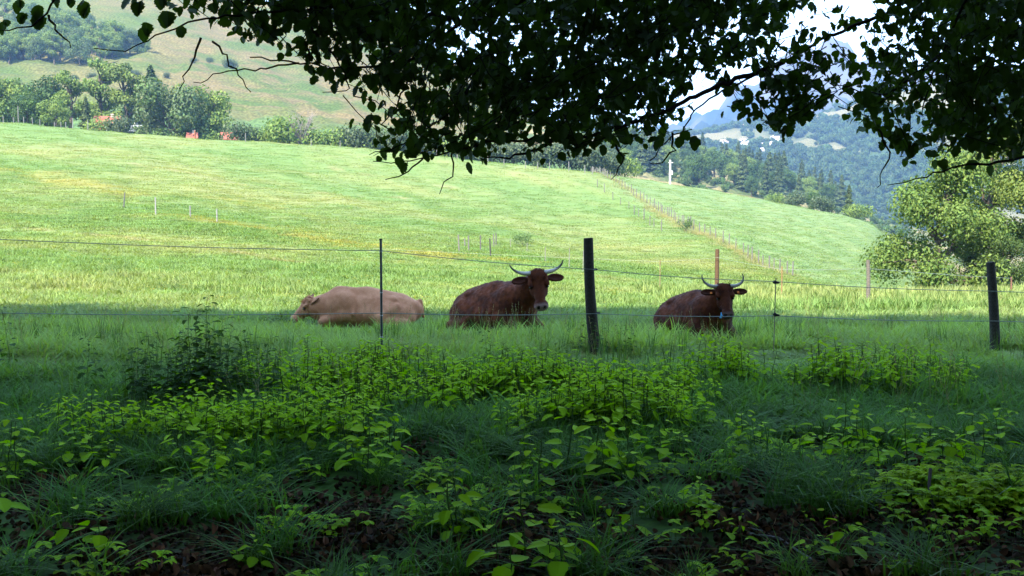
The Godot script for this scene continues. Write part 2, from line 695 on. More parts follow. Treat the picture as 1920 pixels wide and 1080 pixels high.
func broadleaf_plant(seed_: int, h: float, pairs: int, leaf: float, col: Color, parts: bool, stems := 1) -> Node3D:
	rng.seed = seed_
	var o := Node3D.new()
	o.name = "leafy_plant"
	var g := Geo.new()
	var turn := rnd(0, TAU)
	var whole := Geo.new()
	var pts := []
	for kk in pairs * stems:
		var k := kk % pairs
		if k == 0:
			var foot := Vector3.ZERO if kk == 0 else Vector3(rnd(-0.22, 0.22), 0, rnd(-0.22, 0.22))
			var hh := h if kk == 0 else h * rnd(0.6, 1.0)
			pts = wiggle(foot, foot + Vector3(rnd(-0.12, 0.12) * h, hh, rnd(-0.12, 0.12) * h), 5, h * 0.03)
			g.tube(pts, taper(0.0045, 0.0022, 5), 5, Color(0.07, 0.11, 0.03))
		var t := lerpf(0.3 if parts else 0.55, 1.0, float(k) / maxf(1.0, pairs - 1.0))
		var f := t * 5.0
		var p: Vector3 = pts[int(minf(f, 4.0))].lerp(pts[int(minf(f, 4.0)) + 1], f - minf(floorf(f), 4.0))
		turn += PI / 2 + rnd(-0.3, 0.3)
		for s in 2:
			if rng.randf() < 0.08: continue
			var a := turn + PI * s + rnd(-0.25, 0.25)
			var d := Vector3(sin(a), 0, cos(a))
			var stalk := leaf * rnd(0.35, 0.7)
			var q := p + d * stalk + Vector3.UP * stalk * rnd(0.1, 0.5)
			var size := leaf * (1.15 - 0.55 * t * t) * rnd(0.65, 1.25)
			var bs := Basis(Vector3.UP, a) * Basis(Vector3.RIGHT, rnd(-0.25, 0.35) - 0.35 * maxf(0.0, t - 0.8)) * Basis(Vector3.BACK, rnd(-0.3, 0.3))
			var cc := jit(col.lerp(Color(col.r * 1.7, col.g * 1.25, col.b), t * t * 0.6), 0.14)
			var gl := whole if not parts else Geo.new()
			gl.tube([p, q], [0.0018, 0.0012], 4, Color(0.08, 0.12, 0.03), null, false)
			add_leaf(gl, Transform3D(bs, q), size * (1.35 if seed_ % 4 == 3 else 1.0), size * (rnd(0.34, 0.44) if seed_ % 4 == 3 else rnd(0.62, 0.78)), rnd(0.1, 0.4), rnd(0.05, 0.3), cc, 7)
			if parts: part("leaf", gl.mesh(), M.leafy, o)
	var st := part("stem" if stems == 1 else "stems", g.mesh(), M.leafy, o)
	if stems > 1: st.set_meta("kind", "stuff")
	if not parts: part("leaves", whole.mesh(), M.leafy, o).set_meta("kind", "stuff")
	return o


# ------------------------------------------------------------------ colours of the ground
var fence_line: Array = []
var bands: Array = []
var cow_spots: Array = []
var tracks: Array = []


func seg_dist(p: Vector2, line: Array) -> float:
	var best := 1e9
	for k in line.size() - 1:
		var a: Vector2 = line[k]
		var b: Vector2 = line[k + 1]
		var t := clampf((p - a).dot(b - a) / (b - a).length_squared(), 0, 1)
		best = minf(best, p.distance_to(a.lerp(b, t)))
	return best


func right_of_fence(p: Vector2) -> bool:
	var a := Vector2(25.7, -100)
	var b := Vector2(16.1, -196)
	return (b - a).cross(p - a) > 0 and p.y < -96


func soil_share(x: float, z: float) -> float:
	var d := -z
	return clampf((6.2 + 0.16 * x - d) * 0.5 + n_mid.get_noise_2d(x * 14, z * 14) * 1.3, 0, 1)


func grass_col(x: float, z: float) -> Color:
	var a := n_low.get_noise_2d(x * 2.2, z * 2.2)
	var b := n_mid.get_noise_2d(x * 3.0 + 40, z * 3.0) + 0.5 * n_mid.get_noise_2d(x * 2.2 + z * 1.0, z * 16.0 - x * 3.0)
	var d := -z
	var c := Color(0.155, 0.24, 0.072)
	var dry := clampf(0.28 + a * 0.9 + b * 0.4, 0, 1)
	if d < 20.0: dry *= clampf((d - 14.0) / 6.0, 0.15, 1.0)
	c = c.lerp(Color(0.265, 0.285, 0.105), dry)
	if d < 19.0: c = c.lerp(Color(0.23, 0.33, 0.065), clampf((23.0 - d) / 5.0, 0, 0.85))  # lightens the shaded strip through the grass colour itself
	if d < 12.5: c = c.lerp(Color(0.065, 0.165, 0.02), clampf((12.5 - d) / 4.0, 0, 0.9))  # foreground shade deepened in the grass colour, darker towards the viewer
	if right_of_fence(Vector2(x, z)):
		c = Color(0.165, 0.25, 0.09).lerp(Color(0.22, 0.275, 0.105), clampf(0.3 + b, 0, 1))
	if d > 60.0:
		var k := seg_dist(Vector2(x, z), fence_line)
		if k < 1.0: c = c.lerp(Color(0.33, 0.29, 0.14), clampf(1.2 - k, 0, 1) * 0.4)
	for line in tracks:
		var k := seg_dist(Vector2(x, z), line)
		if k < 0.7: c = c.lerp(Color(0.30, 0.27, 0.13), (1.0 - k / 0.7) * clampf(0.6 + 2.0 * b, 0, 0.9))
	for band in bands:
		var k := seg_dist(Vector2(x, z), band[0])
		if k < band[1] * 2.0:
			c = c.lerp(Color(0.33, 0.27, 0.06), clampf(1.0 - k / (band[1] * 1.9) + 1.6 * b, 0, 1) * band[2] * 0.5)
	return c


# ------------------------------------------------------------------ the scene
func _ready() -> void:
	# camera
	var cam := Camera3D.new()
	cam.name = "camera"
	cam.position = Vector3(0, EYE, 0)
	cam.rotation = Vector3(-PITCH, 0, 0)
	cam.fov = rad_to_deg(2.0 * atan(540.0 / F))
	cam.near = 0.05
	cam.far = 12000
	add_child(cam)
	# sky, air and exposure
	var env := Environment.new()
	env.background_mode = Environment.BG_SKY
	var sm := ProceduralSkyMaterial.new()
	sm.sky_top_color = Color(0.54, 0.67, 0.85)
	sm.sky_horizon_color = Color(0.72, 0.82, 0.92)
	sm.sky_curve = 0.16
	sm.ground_horizon_color = Color(0.55, 0.62, 0.60)
	sm.ground_bottom_color = Color(0.25, 0.3, 0.2)
	sm.sky_energy_multiplier = 1.12
	var sky := Sky.new()
	sky.sky_material = sm
	env.sky = sky
	env.tonemap_mode = Environment.TONE_MAPPER_LINEAR
	env.tonemap_exposure = 4.35
	env.fog_enabled = true
	env.fog_density = FOG
	env.fog_light_color = Color(0.60, 0.78, 1.0)
	env.sdfgi_enabled = true
	env.ssao_enabled = true
	env.ssil_enabled = true
	var we := WorldEnvironment.new()
	we.name = "air"
	we.environment = env
	add_child(we)
	# sun, high behind the left shoulder
	var sun := DirectionalLight3D.new()
	sun.name = "sun"
	sun.light_energy = 1.6
	sun.light_angular_distance = 0.5
	sun.light_color = Color(1.0, 0.95, 0.86)
	sun.shadow_enabled = true
	add_child(sun)
	sun.look_at_from_position(Vector3.ZERO, Vector3(0.36, -0.70, -0.64), Vector3.UP)

	rng.seed = 11
	n_low.seed = 3; n_low.frequency = 0.012; n_low.fractal_octaves = 3
	n_mid.seed = 5; n_mid.frequency = 0.05; n_mid.fractal_octaves = 3
	n_fine.seed = 9; n_fine.frequency = 0.6; n_fine.fractal_octaves = 3
	make_materials()
	build_terrain()
	build_distant()
	build_trees()
	build_houses()
	build_fences()
	build_cows()
	build_shade_trees()
	build_overhang()
	build_grass()
	build_undergrowth()


func make_materials() -> void:
	var g := material("soil_and_turf", 0.95, 0, Color.WHITE, 0.2)
	g.albedo_texture = noise_tex(0.03, 5, [Color(0.62, 0.62, 0.62), Color(1, 1, 1)], 4)
	g.uv1_triplanar = true
	g.uv1_world_triplanar = true
	g.uv1_scale = Vector3.ONE * 0.45
	g.heightmap_enabled = false
	var hl := material("far_ground", 1.0, 0, Color.WHITE, 0.1)
	hl.albedo_texture = noise_tex(0.03, 5, [Color(0.55, 0.55, 0.55), Color(1, 1, 1)], 14)
	hl.uv1_triplanar = true
	hl.uv1_world_triplanar = true
	hl.uv1_scale = Vector3.ONE * 0.03
	material("grass", 0.5, 0.9, Color(1.0, 1.0, 0.40), 0.13)
	material("foliage", 0.65, 0.7, Color(1.0, 1.0, 0.4), 0.3)
	material("leafy", 0.6, 0.9, Color(0.85, 1.0, 0.08), 0.13)
	material("canopy_leaf", 0.55, 0.85, Color(0.9, 1.0, 0.2), 0.25)
	var bk := material("bark", 0.9, 0, Color.WHITE, 0.2)
	bk.albedo_texture = noise_tex(0.05, 4, [Color(0.5, 0.5, 0.5), Color(1, 1, 1)], 24)
	bk.uv1_triplanar = true
	bk.uv1_scale = Vector3(6, 1.5, 6)
	var wd := material("weathered_wood", 0.85, 0, Color.WHITE, 0.25)
	wd.albedo_texture = noise_tex(0.04, 4, [Color(0.2, 0.19, 0.18), Color(1, 1, 1)], 34)
	wd.uv1_triplanar = true
	wd.uv1_scale = Vector3(14, 1.2, 14)
	material("metal", 0.45, 0, Color.WHITE, 0.5)
	material("plain", 0.8, 0, Color.WHITE, 0.3)
	var ct := material("coat", 0.72, 0, Color.WHITE, 0.3)
	ct.albedo_texture = noise_tex(0.06, 4, [Color(0.55, 0.55, 0.55), Color(1, 1, 1)], 44)
	ct.uv1_triplanar = true
	ct.metallic_specular = 0.15
	ct.uv1_scale = Vector3.ONE * 3.0
	ct.rim_enabled = true
	ct.rim = 0.08
	material("horn", 0.6, 0, Color.WHITE, 0.25)
	material("eye", 0.12, 0, Color.WHITE, 0.6)
	material("litter", 0.95, 0, Color.WHITE, 0.08)
	material("flower", 0.6, 0.6, Color.WHITE, 0.3)


func build_terrain() -> void:
	var ds := PackedFloat64Array([-44, -34, -24, -16, -10, -6, -3, -1, 1, 2.2])
	var d := 3.0
	while d < 12.0:
		ds.append(d); d += 0.11
	while d < 320.0:
		ds.append(d); d *= 1.018
	var us := PackedFloat64Array([-6, -4, -2.5, -1.6, -1.1, -0.85, -0.7])
	for k in 201: us.append(-0.62 + 1.24 * k / 200.0)
	us.append_array([0.7, 0.85, 1.1, 1.6, 2.5, 4, 6])
	meadow = make_sheet([12, 17.5, 30, 45, 70, 100, 130, 165, 200, 240, 310], [
		[-900, 672, 622, 528, 460, 378, 305, 250, 205, 180, 196, 232],
		[0, 672, 622, 545, 485, 421, 362, 308, 260, 230, 246, 280],
		[300, 672, 622, 551, 496, 433, 380, 328, 284, 256, 271, 300],
		[640, 672, 624, 562, 511, 463, 418, 372, 319, 276, 290, 316],
		[900, 672, 626, 572, 526, 486, 445, 405, 350, 303, 314, 338],
		[1100, 672, 626, 577, 537, 506, 478, 435, 378, 326, 327, 346],
		[1300, 672, 627, 580, 549, 521, 480, 430, 395, 372, 353, 368],
		[1490, 672, 627, 582, 551, 534, 519, 468, 432, 408, 388, 402],
		[1630, 672, 627, 582, 556, 557, 546, 514, 474, 444, 421, 438],
		[1720, 672, 627, 582, 553, 562, 566, 558, 545, 530, 515, 522],
		[1920, 672, 626, 580, 551, 565, 578, 582, 582, 582, 578, 580],
		[2900, 672, 624, 576, 545, 560, 580, 592, 592, 592, 590, 592]], us, ds, true)
	for r in ds.size():
		for q in us.size():
			var p := meadow.place(r, q)
			var dd := maxf(ds[r], 0.0)
			var y := 0.0
			y += n_fine.get_noise_2d(p.x * 2.2, p.z * 2.2) * 0.045 * clampf(1.3 - dd / 14.0, 0.0, 1.0)
			y += n_mid.get_noise_2d(p.x * 8, p.z * 8) * 0.06 * clampf((dd - 4) / 10, 0.3, 1.0)
			y += n_mid.get_noise_2d(p.x * 1.6, p.z * 1.6) * 0.5 * clampf((dd - 30) / 80, 0.0, 1.0)
			meadow.h[r * us.size() + q] += y
	for e in [[1490, 520], [1392, 476], [1300, 433], [1220, 385], [1140, 334], [1075, 319]]:
		var p := on_meadow(e[0], e[1])
		fence_line.append(Vector2(p.x, p.z))
	for e in [[[[-60, 312], [60, 325], [150, 345], [240, 368]], 1.6, 0.75], [[[380, 362], [470, 385], [500, 392]], 1.2, 0.4], [[[280, 402], [400, 418], [480, 428], [560, 440], [640, 456], [700, 468], [760, 476], [880, 486], [960, 492]], 1.5, 0.9]]:
		var line := []
		for q in e[0]:
			var p := on_meadow(q[0], q[1])
			line.append(Vector2(p.x, p.z))
		bands.append([line, e[1], e[2]])
	for e in [[[350, 325], [420, 342], [520, 356], [640, 366], [760, 372]], [[140, 290], [240, 305], [330, 320], [420, 340]], [[540, 300], [700, 330], [840, 352], [980, 372]], [[60, 430], [240, 446], [420, 470], [600, 500]]]:
		var line := []
		for q in e:
			var p := on_meadow(q[0], q[1])
			line.append(Vector2(p.x, p.z))
		tracks.append(line)
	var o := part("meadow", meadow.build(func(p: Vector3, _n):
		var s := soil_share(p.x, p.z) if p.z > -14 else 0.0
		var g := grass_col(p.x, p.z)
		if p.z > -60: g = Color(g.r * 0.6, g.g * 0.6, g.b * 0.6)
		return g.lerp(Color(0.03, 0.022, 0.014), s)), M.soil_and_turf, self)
	tag(o, "sloping green meadow rising to a crest on the left", "", "", "structure")

	var fu := spread(-1.2, 1.4, 320)
	hillside = make_sheet([270, 330, 400, 480, 560, 660, 780, 900, 1000], [
		[-900, 330, 262, 200, 120, 60, -20, -100, -180, -160],
		[0, 330, 262, 215, 165, 115, 60, -20, -90, -70],
		[300, 335, 268, 222, 172, 128, 80, 10, -50, -30],
		[450, 340, 275, 232, 190, 150, 105, 50, 0, 15],
		[640, 345, 282, 246, 212, 178, 140, 90, 20, 40],
		[800, 350, 295, 262, 235, 205, 170, 130, 90, 110],
		[900, 355, 305, 278, 255, 232, 200, 170, 150, 170],
		[1060, 365, 330, 312, 298, 285, 272, 260, 255, 275],
		[1150, 372, 345, 335, 325, 318, 310, 305, 302, 320],
		[1240, 392, 362, 353, 348, 345, 344, 343, 342, 350],
		[1400, 430, 415, 410, 408, 406, 404, 402, 400, 402],
		[1900, 620, 600, 590, 580, 570, 560, 550, 540, 530],
		[2900, 640, 620, 600, 590, 580, 570, 560, 550, 540]], fu, log_spread(270, 1000, 130))
	ridge = make_sheet([395, 450, 520, 600, 680, 780], [
		[900, 420, 330, 290, 245, 230, 260],
		[1000, 410, 325, 285, 245, 232, 262],
		[1130, 420, 330, 303, 277, 264, 290],
		[1300, 430, 357, 336, 316, 301, 325],
		[1400, 440, 373, 353, 337, 327, 350],
		[1480, 450, 386, 370, 355, 346, 370],
		[1540, 470, 399, 388, 377, 371, 392],
		[1640, 520, 432, 424, 416, 410, 430],
		[2000, 640, 520, 505, 490, 480, 490],
		[2900, 700, 540, 525, 510, 500, 500]], spread(-0.03, 0.95, 150), log_spread(395, 780, 70))
	far_hill = make_sheet([950, 1050, 1150, 1300, 1450, 1600, 1750], [
		[600, 470, 345, 325, 305, 292, 285, 300],
		[1000, 470, 340, 312, 295, 280, 272, 290],
		[1250, 480, 355, 325, 296, 275, 260, 280],
		[1400, 490, 372, 335, 296, 262, 238, 262],
		[1550, 500, 400, 350, 292, 246, 210, 240],
		[1700, 510, 430, 352, 285, 225, 170, 200],
		[1950, 520, 450, 352, 280, 210, 150, 180],
		[2900, 520, 450, 340, 260, 180, 120, 150]], spread(-0.2, 1.0, 240), log_spread(950, 1750, 90))
	mountain = make_sheet([2000, 2250, 2600, 3000, 3300, 3600], [
		[300, 480, 320, 300, 280, 270, 300],
		[700, 480, 330, 305, 285, 272, 300],
		[1100, 480, 330, 300, 272, 258, 290],
		[1250, 480, 330, 290, 258, 242, 270],
		[1400, 480, 322, 265, 208, 178, 210],
		[1530, 480, 315, 240, 150, 92, 130],
		[1650, 480, 315, 242, 172, 130, 160],
		[1900, 480, 322, 252, 192, 152, 180],
		[2900, 480, 330, 262, 200, 160, 190]], spread(-0.35, 1.0, 260), log_spread(2000, 3600, 110))
	for e in [[hillside, 3.0, 2.0], [ridge, 2.0, 3.0], [far_hill, 9.0, 1.2], [mountain, 70.0, 0.35]]:
		var s: Sheet = e[0]
		for r in s.ds.size():
			for q in s.us.size():
				var p := s.place(r, q)
				s.h[r * s.us.size() + q] += (absf(n_low.get_noise_2d(p.x * e[2], p.z * e[2])) - 0.25) * e[1] * 2.0 * clampf((s.ds[r] / s.ds[0] - 1.0) * 5.0, 0, 1)
	o = part("hillside", hillside.build(func(p: Vector3, _n):
		var a := n_low.get_noise_2d(p.x * 0.7, p.z * 1.1)
		var b := n_mid.get_noise_2d(p.x * 0.6, p.z * 0.9)
		var u := p.x / -p.z
		var c := Color(0.16, 0.23, 0.07).lerp(Color(0.30, 0.27, 0.12), clampf(0.5 + a * 1.3 + b * 0.6, 0, 1))
		c = c.lerp(Color(0.34, 0.26, 0.14), clampf(0.4 + b * 1.8 + a, 0, 0.75) * clampf((-p.z - 430 + b * 60) / 40, 0, 1) * clampf((u + 0.36) * 12.0, 0, 1))
		c = Color(c.r * 0.60, c.g * 0.60, c.b * 0.54)
		return c.lerp(Color(0.10, 0.19, 0.065), clampf((435.0 + p.z + b * 60) / 30.0, 0, 1) * 0.8)), M.far_ground, self)
	tag(o, "", "", "", "structure")
	o = part("wooded_ridge", ridge.build(func(p: Vector3, _n):
		var b := n_mid.get_noise_2d(p.x * 0.8, p.z * 0.8)
		return Color(0.10, 0.14, 0.05).lerp(Color(0.30, 0.25, 0.12), clampf(b * 2.0 + 0.35, 0, 1))), M.far_ground, self)
	tag(o, "", "", "", "structure")
	o = part("far_hill", far_hill.build(func(p: Vector3, _n):
		var b := n_low.get_noise_2d(p.x * 0.5, p.z * 0.5)
		return Color(0.06, 0.10, 0.045).lerp(Color(0.23, 0.21, 0.115), clampf(b * 2.5 - 0.25 + clampf((-p.z - 1380) / 220, 0, 1.0), 0, 1))), M.far_ground, self)
	tag(o, "", "", "", "structure")
	o = part("mountain", mountain.build(func(p: Vector3, nn: Vector3):
		var b := n_low.get_noise_2d(p.x * 0.4, p.z * 0.4)
		return Color(0.03, 0.045, 0.035).lerp(Color(0.135, 0.125, 0.115), clampf((p.y - 230) / 120 + b * 2.2, 0, 1))), M.far_ground, self)
	tag(o, "", "", "", "structure")
	var gp := Geo.new()
	gp.quad(Vector3(-9000, -60, 200), Vector3(9000, -60, 200), Vector3(9000, -60, -9000), Vector3(-9000, -60, -9000), Vector3.UP, Color(0.1, 0.14, 0.06))
	tag(part("valley_floor", gp.mesh(), M.far_ground, self), "", "", "", "structure")


func build_distant() -> void:
	# far forest that reads as one mass
	var lobes := [[Vector3(0, 3.2, 0), Vector3(3, 3, 3)], [Vector3(1.6, 4.6, 0.5), Vector3(2, 2, 2)], [Vector3(-1.5, 4, 1), Vector3(2.2, 2, 2.2)]]
	var blob_mesh := crown(71, lobes, 260, 1.5, Color(0.035, 0.065, 0.022), Color(0.06, 0.10, 0.03))
	var xf := []
	var cols := []
	rng.seed = 72
	for k in 12000:
		var u := rnd(0.02, 0.75)
		var d := sqrt(rnd(1030.0 * 1030, 1640.0 * 1640))
		var b := n_low.get_noise_2d(u * d * 0.5, -d * 0.5)
		if b * 2.5 + clampf((d - 1360) / 220, 0, 1.0) > 0.7 + rnd(-0.2, 0.2): continue
		var p := far_hill.at(u * d, -d)
		xf.append(Transform3D(Basis(Vector3.UP, rnd(0, TAU)).scaled(Vector3.ONE * rnd(0.8, 1.7)), p))
		cols.append(jit(Color(1, 1, 1), 0.3))
	tag(copies("distant_forest", blob_mesh, M.foliage, xf, cols, self), "", "", "", "stuff")
	# scrub on the near side of that hillside and behind the conifers
	xf = []; cols = []
	for k in 700:
		var u := rnd(0.06, 0.36)
		var d := rnd(440, 690)
		if n_mid.get_noise_2d(u * d * 0.8, -d * 0.8) > 0.12: continue
		xf.append(Transform3D(Basis(Vector3.UP, rnd(0, TAU)).scaled(Vector3.ONE * rnd(0.25, 0.6)), ridge.at(u * d, -d)))
		cols.append(jit(Color(1.3, 1.3, 1.2), 0.3))
	tag(copies("ridge_scrub", blob_mesh, M.foliage, xf, cols, self), "", "", "", "stuff")


func place_tree(proto: Node3D, px: float, d: float, h: float, base_h: float, sheet: Sheet, label: String, group := "", cat := "tree") -> Node3D:
	var p := along(px, d, sheet)
	return dup(proto, p - Vector3.UP * 0.15, rnd(0, TAU), h / base_h, label, cat, group)


func build_trees() -> void:
	var dk := Color(0.035, 0.065, 0.022)
	var md := Color(0.07, 0.13, 0.032)
	var lt := Color(0.17, 0.23, 0.05)
	var gy := Color(0.10, 0.13, 0.07)
	var round_a := tree("broadleaf_tree", 0, 12, 101, 4200, 0.48, md, lt)
	var round_b := tree("broadleaf_tree", 0, 12, 102, 4200, 0.48, dk, md)
	var tall_a := tree("tall_tree", 1, 15, 103, 4200, 0.46, md, lt)
	var tall_b := tree("tall_tree", 1, 15, 104, 4200, 0.46, dk, lt)
	var broad_a := tree("broad_tree", 2, 12, 105, 6500, 0.5, md, gy)
	var broad_b := tree("broad_tree", 2, 12, 106, 6500, 0.5, md, lt)
	var shrub_a := tree("shrub", 3, 4, 107, 1500, 0.32, dk, gy)
	var shrub_b := tree("shrub", 3, 4, 108, 1500, 0.32, md, lt)
	var fir_a := tree("conifer_tree", 4, 12, 109, 1900, 0.75, Color(0.035, 0.066, 0.028), Color(0.085, 0.125, 0.05))
	var fir_b := tree("conifer_tree", 4, 12, 110, 1900, 0.75, Color(0.05, 0.085, 0.03), Color(0.11, 0.15, 0.055))
	var bare := tree("bare_tree", 5, 6, 111, 0, 0.3, md, md)
	rng.seed = 120
	# the clump round the farm behind the crest
	for e in [
		[round_a, 30, 262, 13.0, "round green tree at the left edge of the farm clump"],
		[round_b, -40, 268, 13.0, "dark round tree beyond the left edge behind the crest"],
		[round_b, 92, 275, 15.0, "second tree from the left in the farm clump, dusky green"],
		[tall_a, 138, 266, 15.0, "narrow bright green tree left of the tall open crowned one"],
		[tall_a, 203, 285, 20.0, "tallest pale green tree with open crown above the red roof"],
		[tall_b, 247, 280, 19.0, "tall tree with bare lower trunk right of the red roof"],
		[fir_a, 290, 272, 16.5, "dark pointed conifer between the tall trees and the broad grey green one"],
		[fir_b, 168, 258, 8.5, "small dark conifer just left of the red roofed farmhouse"],
		[round_b, 62, 252, 9.0, "low dark tree in front of the leftmost farm trees"],
		[round_a, 112, 250, 8.0, "low bright tree under the narrow one at the fence"],
		[broad_a, 322, 262, 14.5, "broad grey green tree in the middle of the crest"],
		[broad_b, 378, 268, 14.5, "broad yellowish tree at the right end of the farm clump"],
		[round_b, 272, 300, 14.0, "shadowy tree behind the white walled house"],
		[shrub_b, 200, 247, 5.2, "bright shrub in front of the red roof"],
		[shrub_a, 232, 246, 5.6, "blue green bush right of the red roof"],
		[shrub_b, 404, 262, 5.0, "yellow green bush at the foot of the broad tree beside the red roof"],
	]:
		place_tree(e[0], e[1], e[2], e[3] * 1.3, 15.0 if (e[0] == tall_a or e[0] == tall_b) else 4.0 if (e[0] == shrub_a or e[0] == shrub_b) else 12.0, meadow, e[4])
	# hedge along the crest
	var hedge_n := 1
	var hedge := "hedge bushes growing along the crest of the meadow"
	for e in [[462, 248, 5.0], [480, 250, 4.6], [505, 252, 4.0], [528, 250, 5.2], [545, 246, 7.0], [590, 250, 4.4], [608, 247, 4.6], [630, 248, 5.0], [652, 250, 4.6], [676, 248, 5.6], [698, 246, 5.6], [722, 248, 5.2], [745, 246, 6.0], [770, 248, 5.4], [800, 244, 5.4], [830, 244, 5.0], [862, 242, 5.6], [890, 244, 5.0], [920, 240, 5.2], [955, 240, 4.8], [990, 240, 4.6], [1025, 238, 5.2], [1050, 238, 5.4], [1080, 240, 5.0], [1110, 242, 5.0], [1140, 244, 5.0], [1165, 250, 4.2]]:
		var sh: Node3D = shrub_a if rng.randf() < 0.55 else shrub_b
		place_tree(sh, e[0], e[1], e[2] * 1.55, 4.0, meadow, ("%s hedge bush from the left along the meadow crest" % ["first", "second", "third", "fourth", "fifth", "sixth", "seventh", "eighth", "ninth", "tenth", "eleventh"][mini(hedge_n - 1, 10)]) if e[0] < 700 else "bush in the hidden stretch of the crest hedge behind the hanging leaves", hedge, "shrub")
		hedge_n += 1
	place_tree(bare, 566, 244, 9.5, 6.0, meadow, "bare grey tree standing among the hedge bushes on the crest")
	# bushes on the edge of the right field
	for e in [[1590, 262, 8.4, fir_b, 12.0, "dark pointed tree at the corner of the right field"], [1610, 258, 5.5, shrub_b, 4.0, "pale bush right of the dark pointed tree on the right field edge"], [1545, 270, 6.0, shrub_a, 4.0, "round bush left of the dark pointed tree on the right field edge"], [1525, 275, 6.5, round_b, 12.0, "small round tree on the right field edge below the conifers"], [1487, 285, 6.0, shrub_a, 4.0, "bush on the right field edge under the conifer ridge"], [1450, 290, 5.0, shrub_b, 4.0, "light bush on the far edge of the right field"]]:
		place_tree(e[3], e[0], e[1], e[2], e[4], meadow, e[5])
	# wood on the left hillside
	var wood := "trees of the wood on the left hillside"
	for k in 150:
		var px := rnd(-160, 290)
		var d := rnd(560, 700)
		var lean := clampf((px - 150) / 140.0, 0, 1)
		if d > 700 - 80 * lean or d < 560 + 20 * lean: continue
		var pr: Node3D = [round_a, round_b, broad_a, broad_b, tall_a, round_a][rng.randi() % 6]
		place_tree(pr, px, d, rnd(11, 18), 12.0, hillside, "%s tree in the %s of the wood on the left hillside" % ["pale broad" if pr == broad_a or pr == broad_b else "tall open" if pr == tall_a else "dusky round" if pr == round_b else "round green", cell((px + 20) / 310.0, (d - 560) / 140.0)], wood)
	for e in [[205, 520, 5], [235, 522, 4.5], [262, 518, 5], [290, 515, 5], [180, 515, 4], [150, 512, 4], [320, 525, 3.5], [370, 600, 4], [400, 610, 4.5], [432, 605, 5], [440, 600, 8]]:
		place_tree(shrub_a, e[0], e[1], e[2], 4.0, hillside, "scrub bush on the left hillside below the wood", "scrub bushes on the left hillside", "shrub")
	# conifers on the ridge
	var firs := "conifers on the ridge to the right of the hill"
	var n := 0
	while n < 150:
		var px := rnd(1060, 1580)
		var d := sqrt(rnd(450.0 * 450, 690.0 * 690))
		var b := n_mid.get_noise_2d((px - 960) / F * d * 0.8, -d * 0.8)
		if b > 0.10 and rng.randf() < 0.9: continue
		if d < 520 and rng.randf() < 0.35: continue
		var pr: Node3D = [fir_a, fir_b, round_a, round_b][rng.randi() % 4]
		place_tree(pr, px, d, rnd(12, 20) * (1.0 if pr == fir_a or pr == fir_b else 0.8), 12.0, ridge, "%s in the %s of the wooded ridge beyond the right field" % ["darker conifer" if pr == fir_a else "greener conifer" if pr == fir_b else "bright round tree" if pr == round_a else "dark round tree", cell((px - 1120) / 430.0, (d - 450) / 240.0)], firs if pr == fir_a or pr == fir_b else "round trees among the ridge conifers")
		n += 1
	# little bush by the white stakes
	var bush := tree("field_bush", 3, 1.6, 131, 700, 0.11, dk, md)
	dup(bush, on_meadow(978, 464), 0.3, 1.0, "small dark bush alone in the meadow beside the weathered stakes", "shrub")
	var bush2 := tree("field_bush", 3, 1.6, 133, 700, 0.12, dk, md)
	dup(bush2, on_meadow(1286, 434), 0.3, 1.1, "dark bush growing on the hill fence line", "shrub")
	# the clump on the right, in the hollow behind the near field
	var ylw := Color(0.14, 0.20, 0.045)
	var ash_a := tree("ash_tree", 6, 9, 141, 20000, 0.2, Color(0.065, 0.12, 0.025), ylw)
	var ash_b := tree("ash_tree", 1, 13, 142, 13000, 0.19, Color(0.07, 0.12, 0.03), Color(0.15, 0.19, 0.04))
	var ash_c := tree("ash_tree", 6, 8, 143, 12000, 0.19, Color(0.04, 0.075, 0.02), Color(0.07, 0.11, 0.03))
	for e in [[ash_a, 1766, 64, 1.05, 0.4, "yellow green bushy tree at the left of the right hand clump"],
		[ash_b, 1862, 70, 0.96, 1.2, "tall tree with slender pale trunks at the right edge"],
		[ash_b, 1935, 66, 0.98, 3.0, "tall tree half outside the right edge of the picture"],
		[ash_c, 1885, 62, 0.5, 0.0, "dark low tree under the tall slender trunks at the right edge"],
		[ash_c, 1745, 78, 0.42, 2.0, "low dark bush at the left foot of the yellow green tree"],
		[ash_c, 1830, 66, 0.42, 4.0, "shadowy low tree between the yellow green tree and the slender trunks"],
		[ash_a, 2040, 72, 1.15, 4.0, "yellow green tree outside the right edge of the picture"]]:
		dup(e[0], along(e[1], e[2]) - Vector3.UP * 0.2, e[4], e[3], e[5], "tree")
	for q in [round_a, round_b, tall_a, tall_b, broad_a, broad_b, shrub_a, shrub_b, fir_a, fir_b, bare, bush, bush2, ash_a, ash_b, ash_c]: q.free()


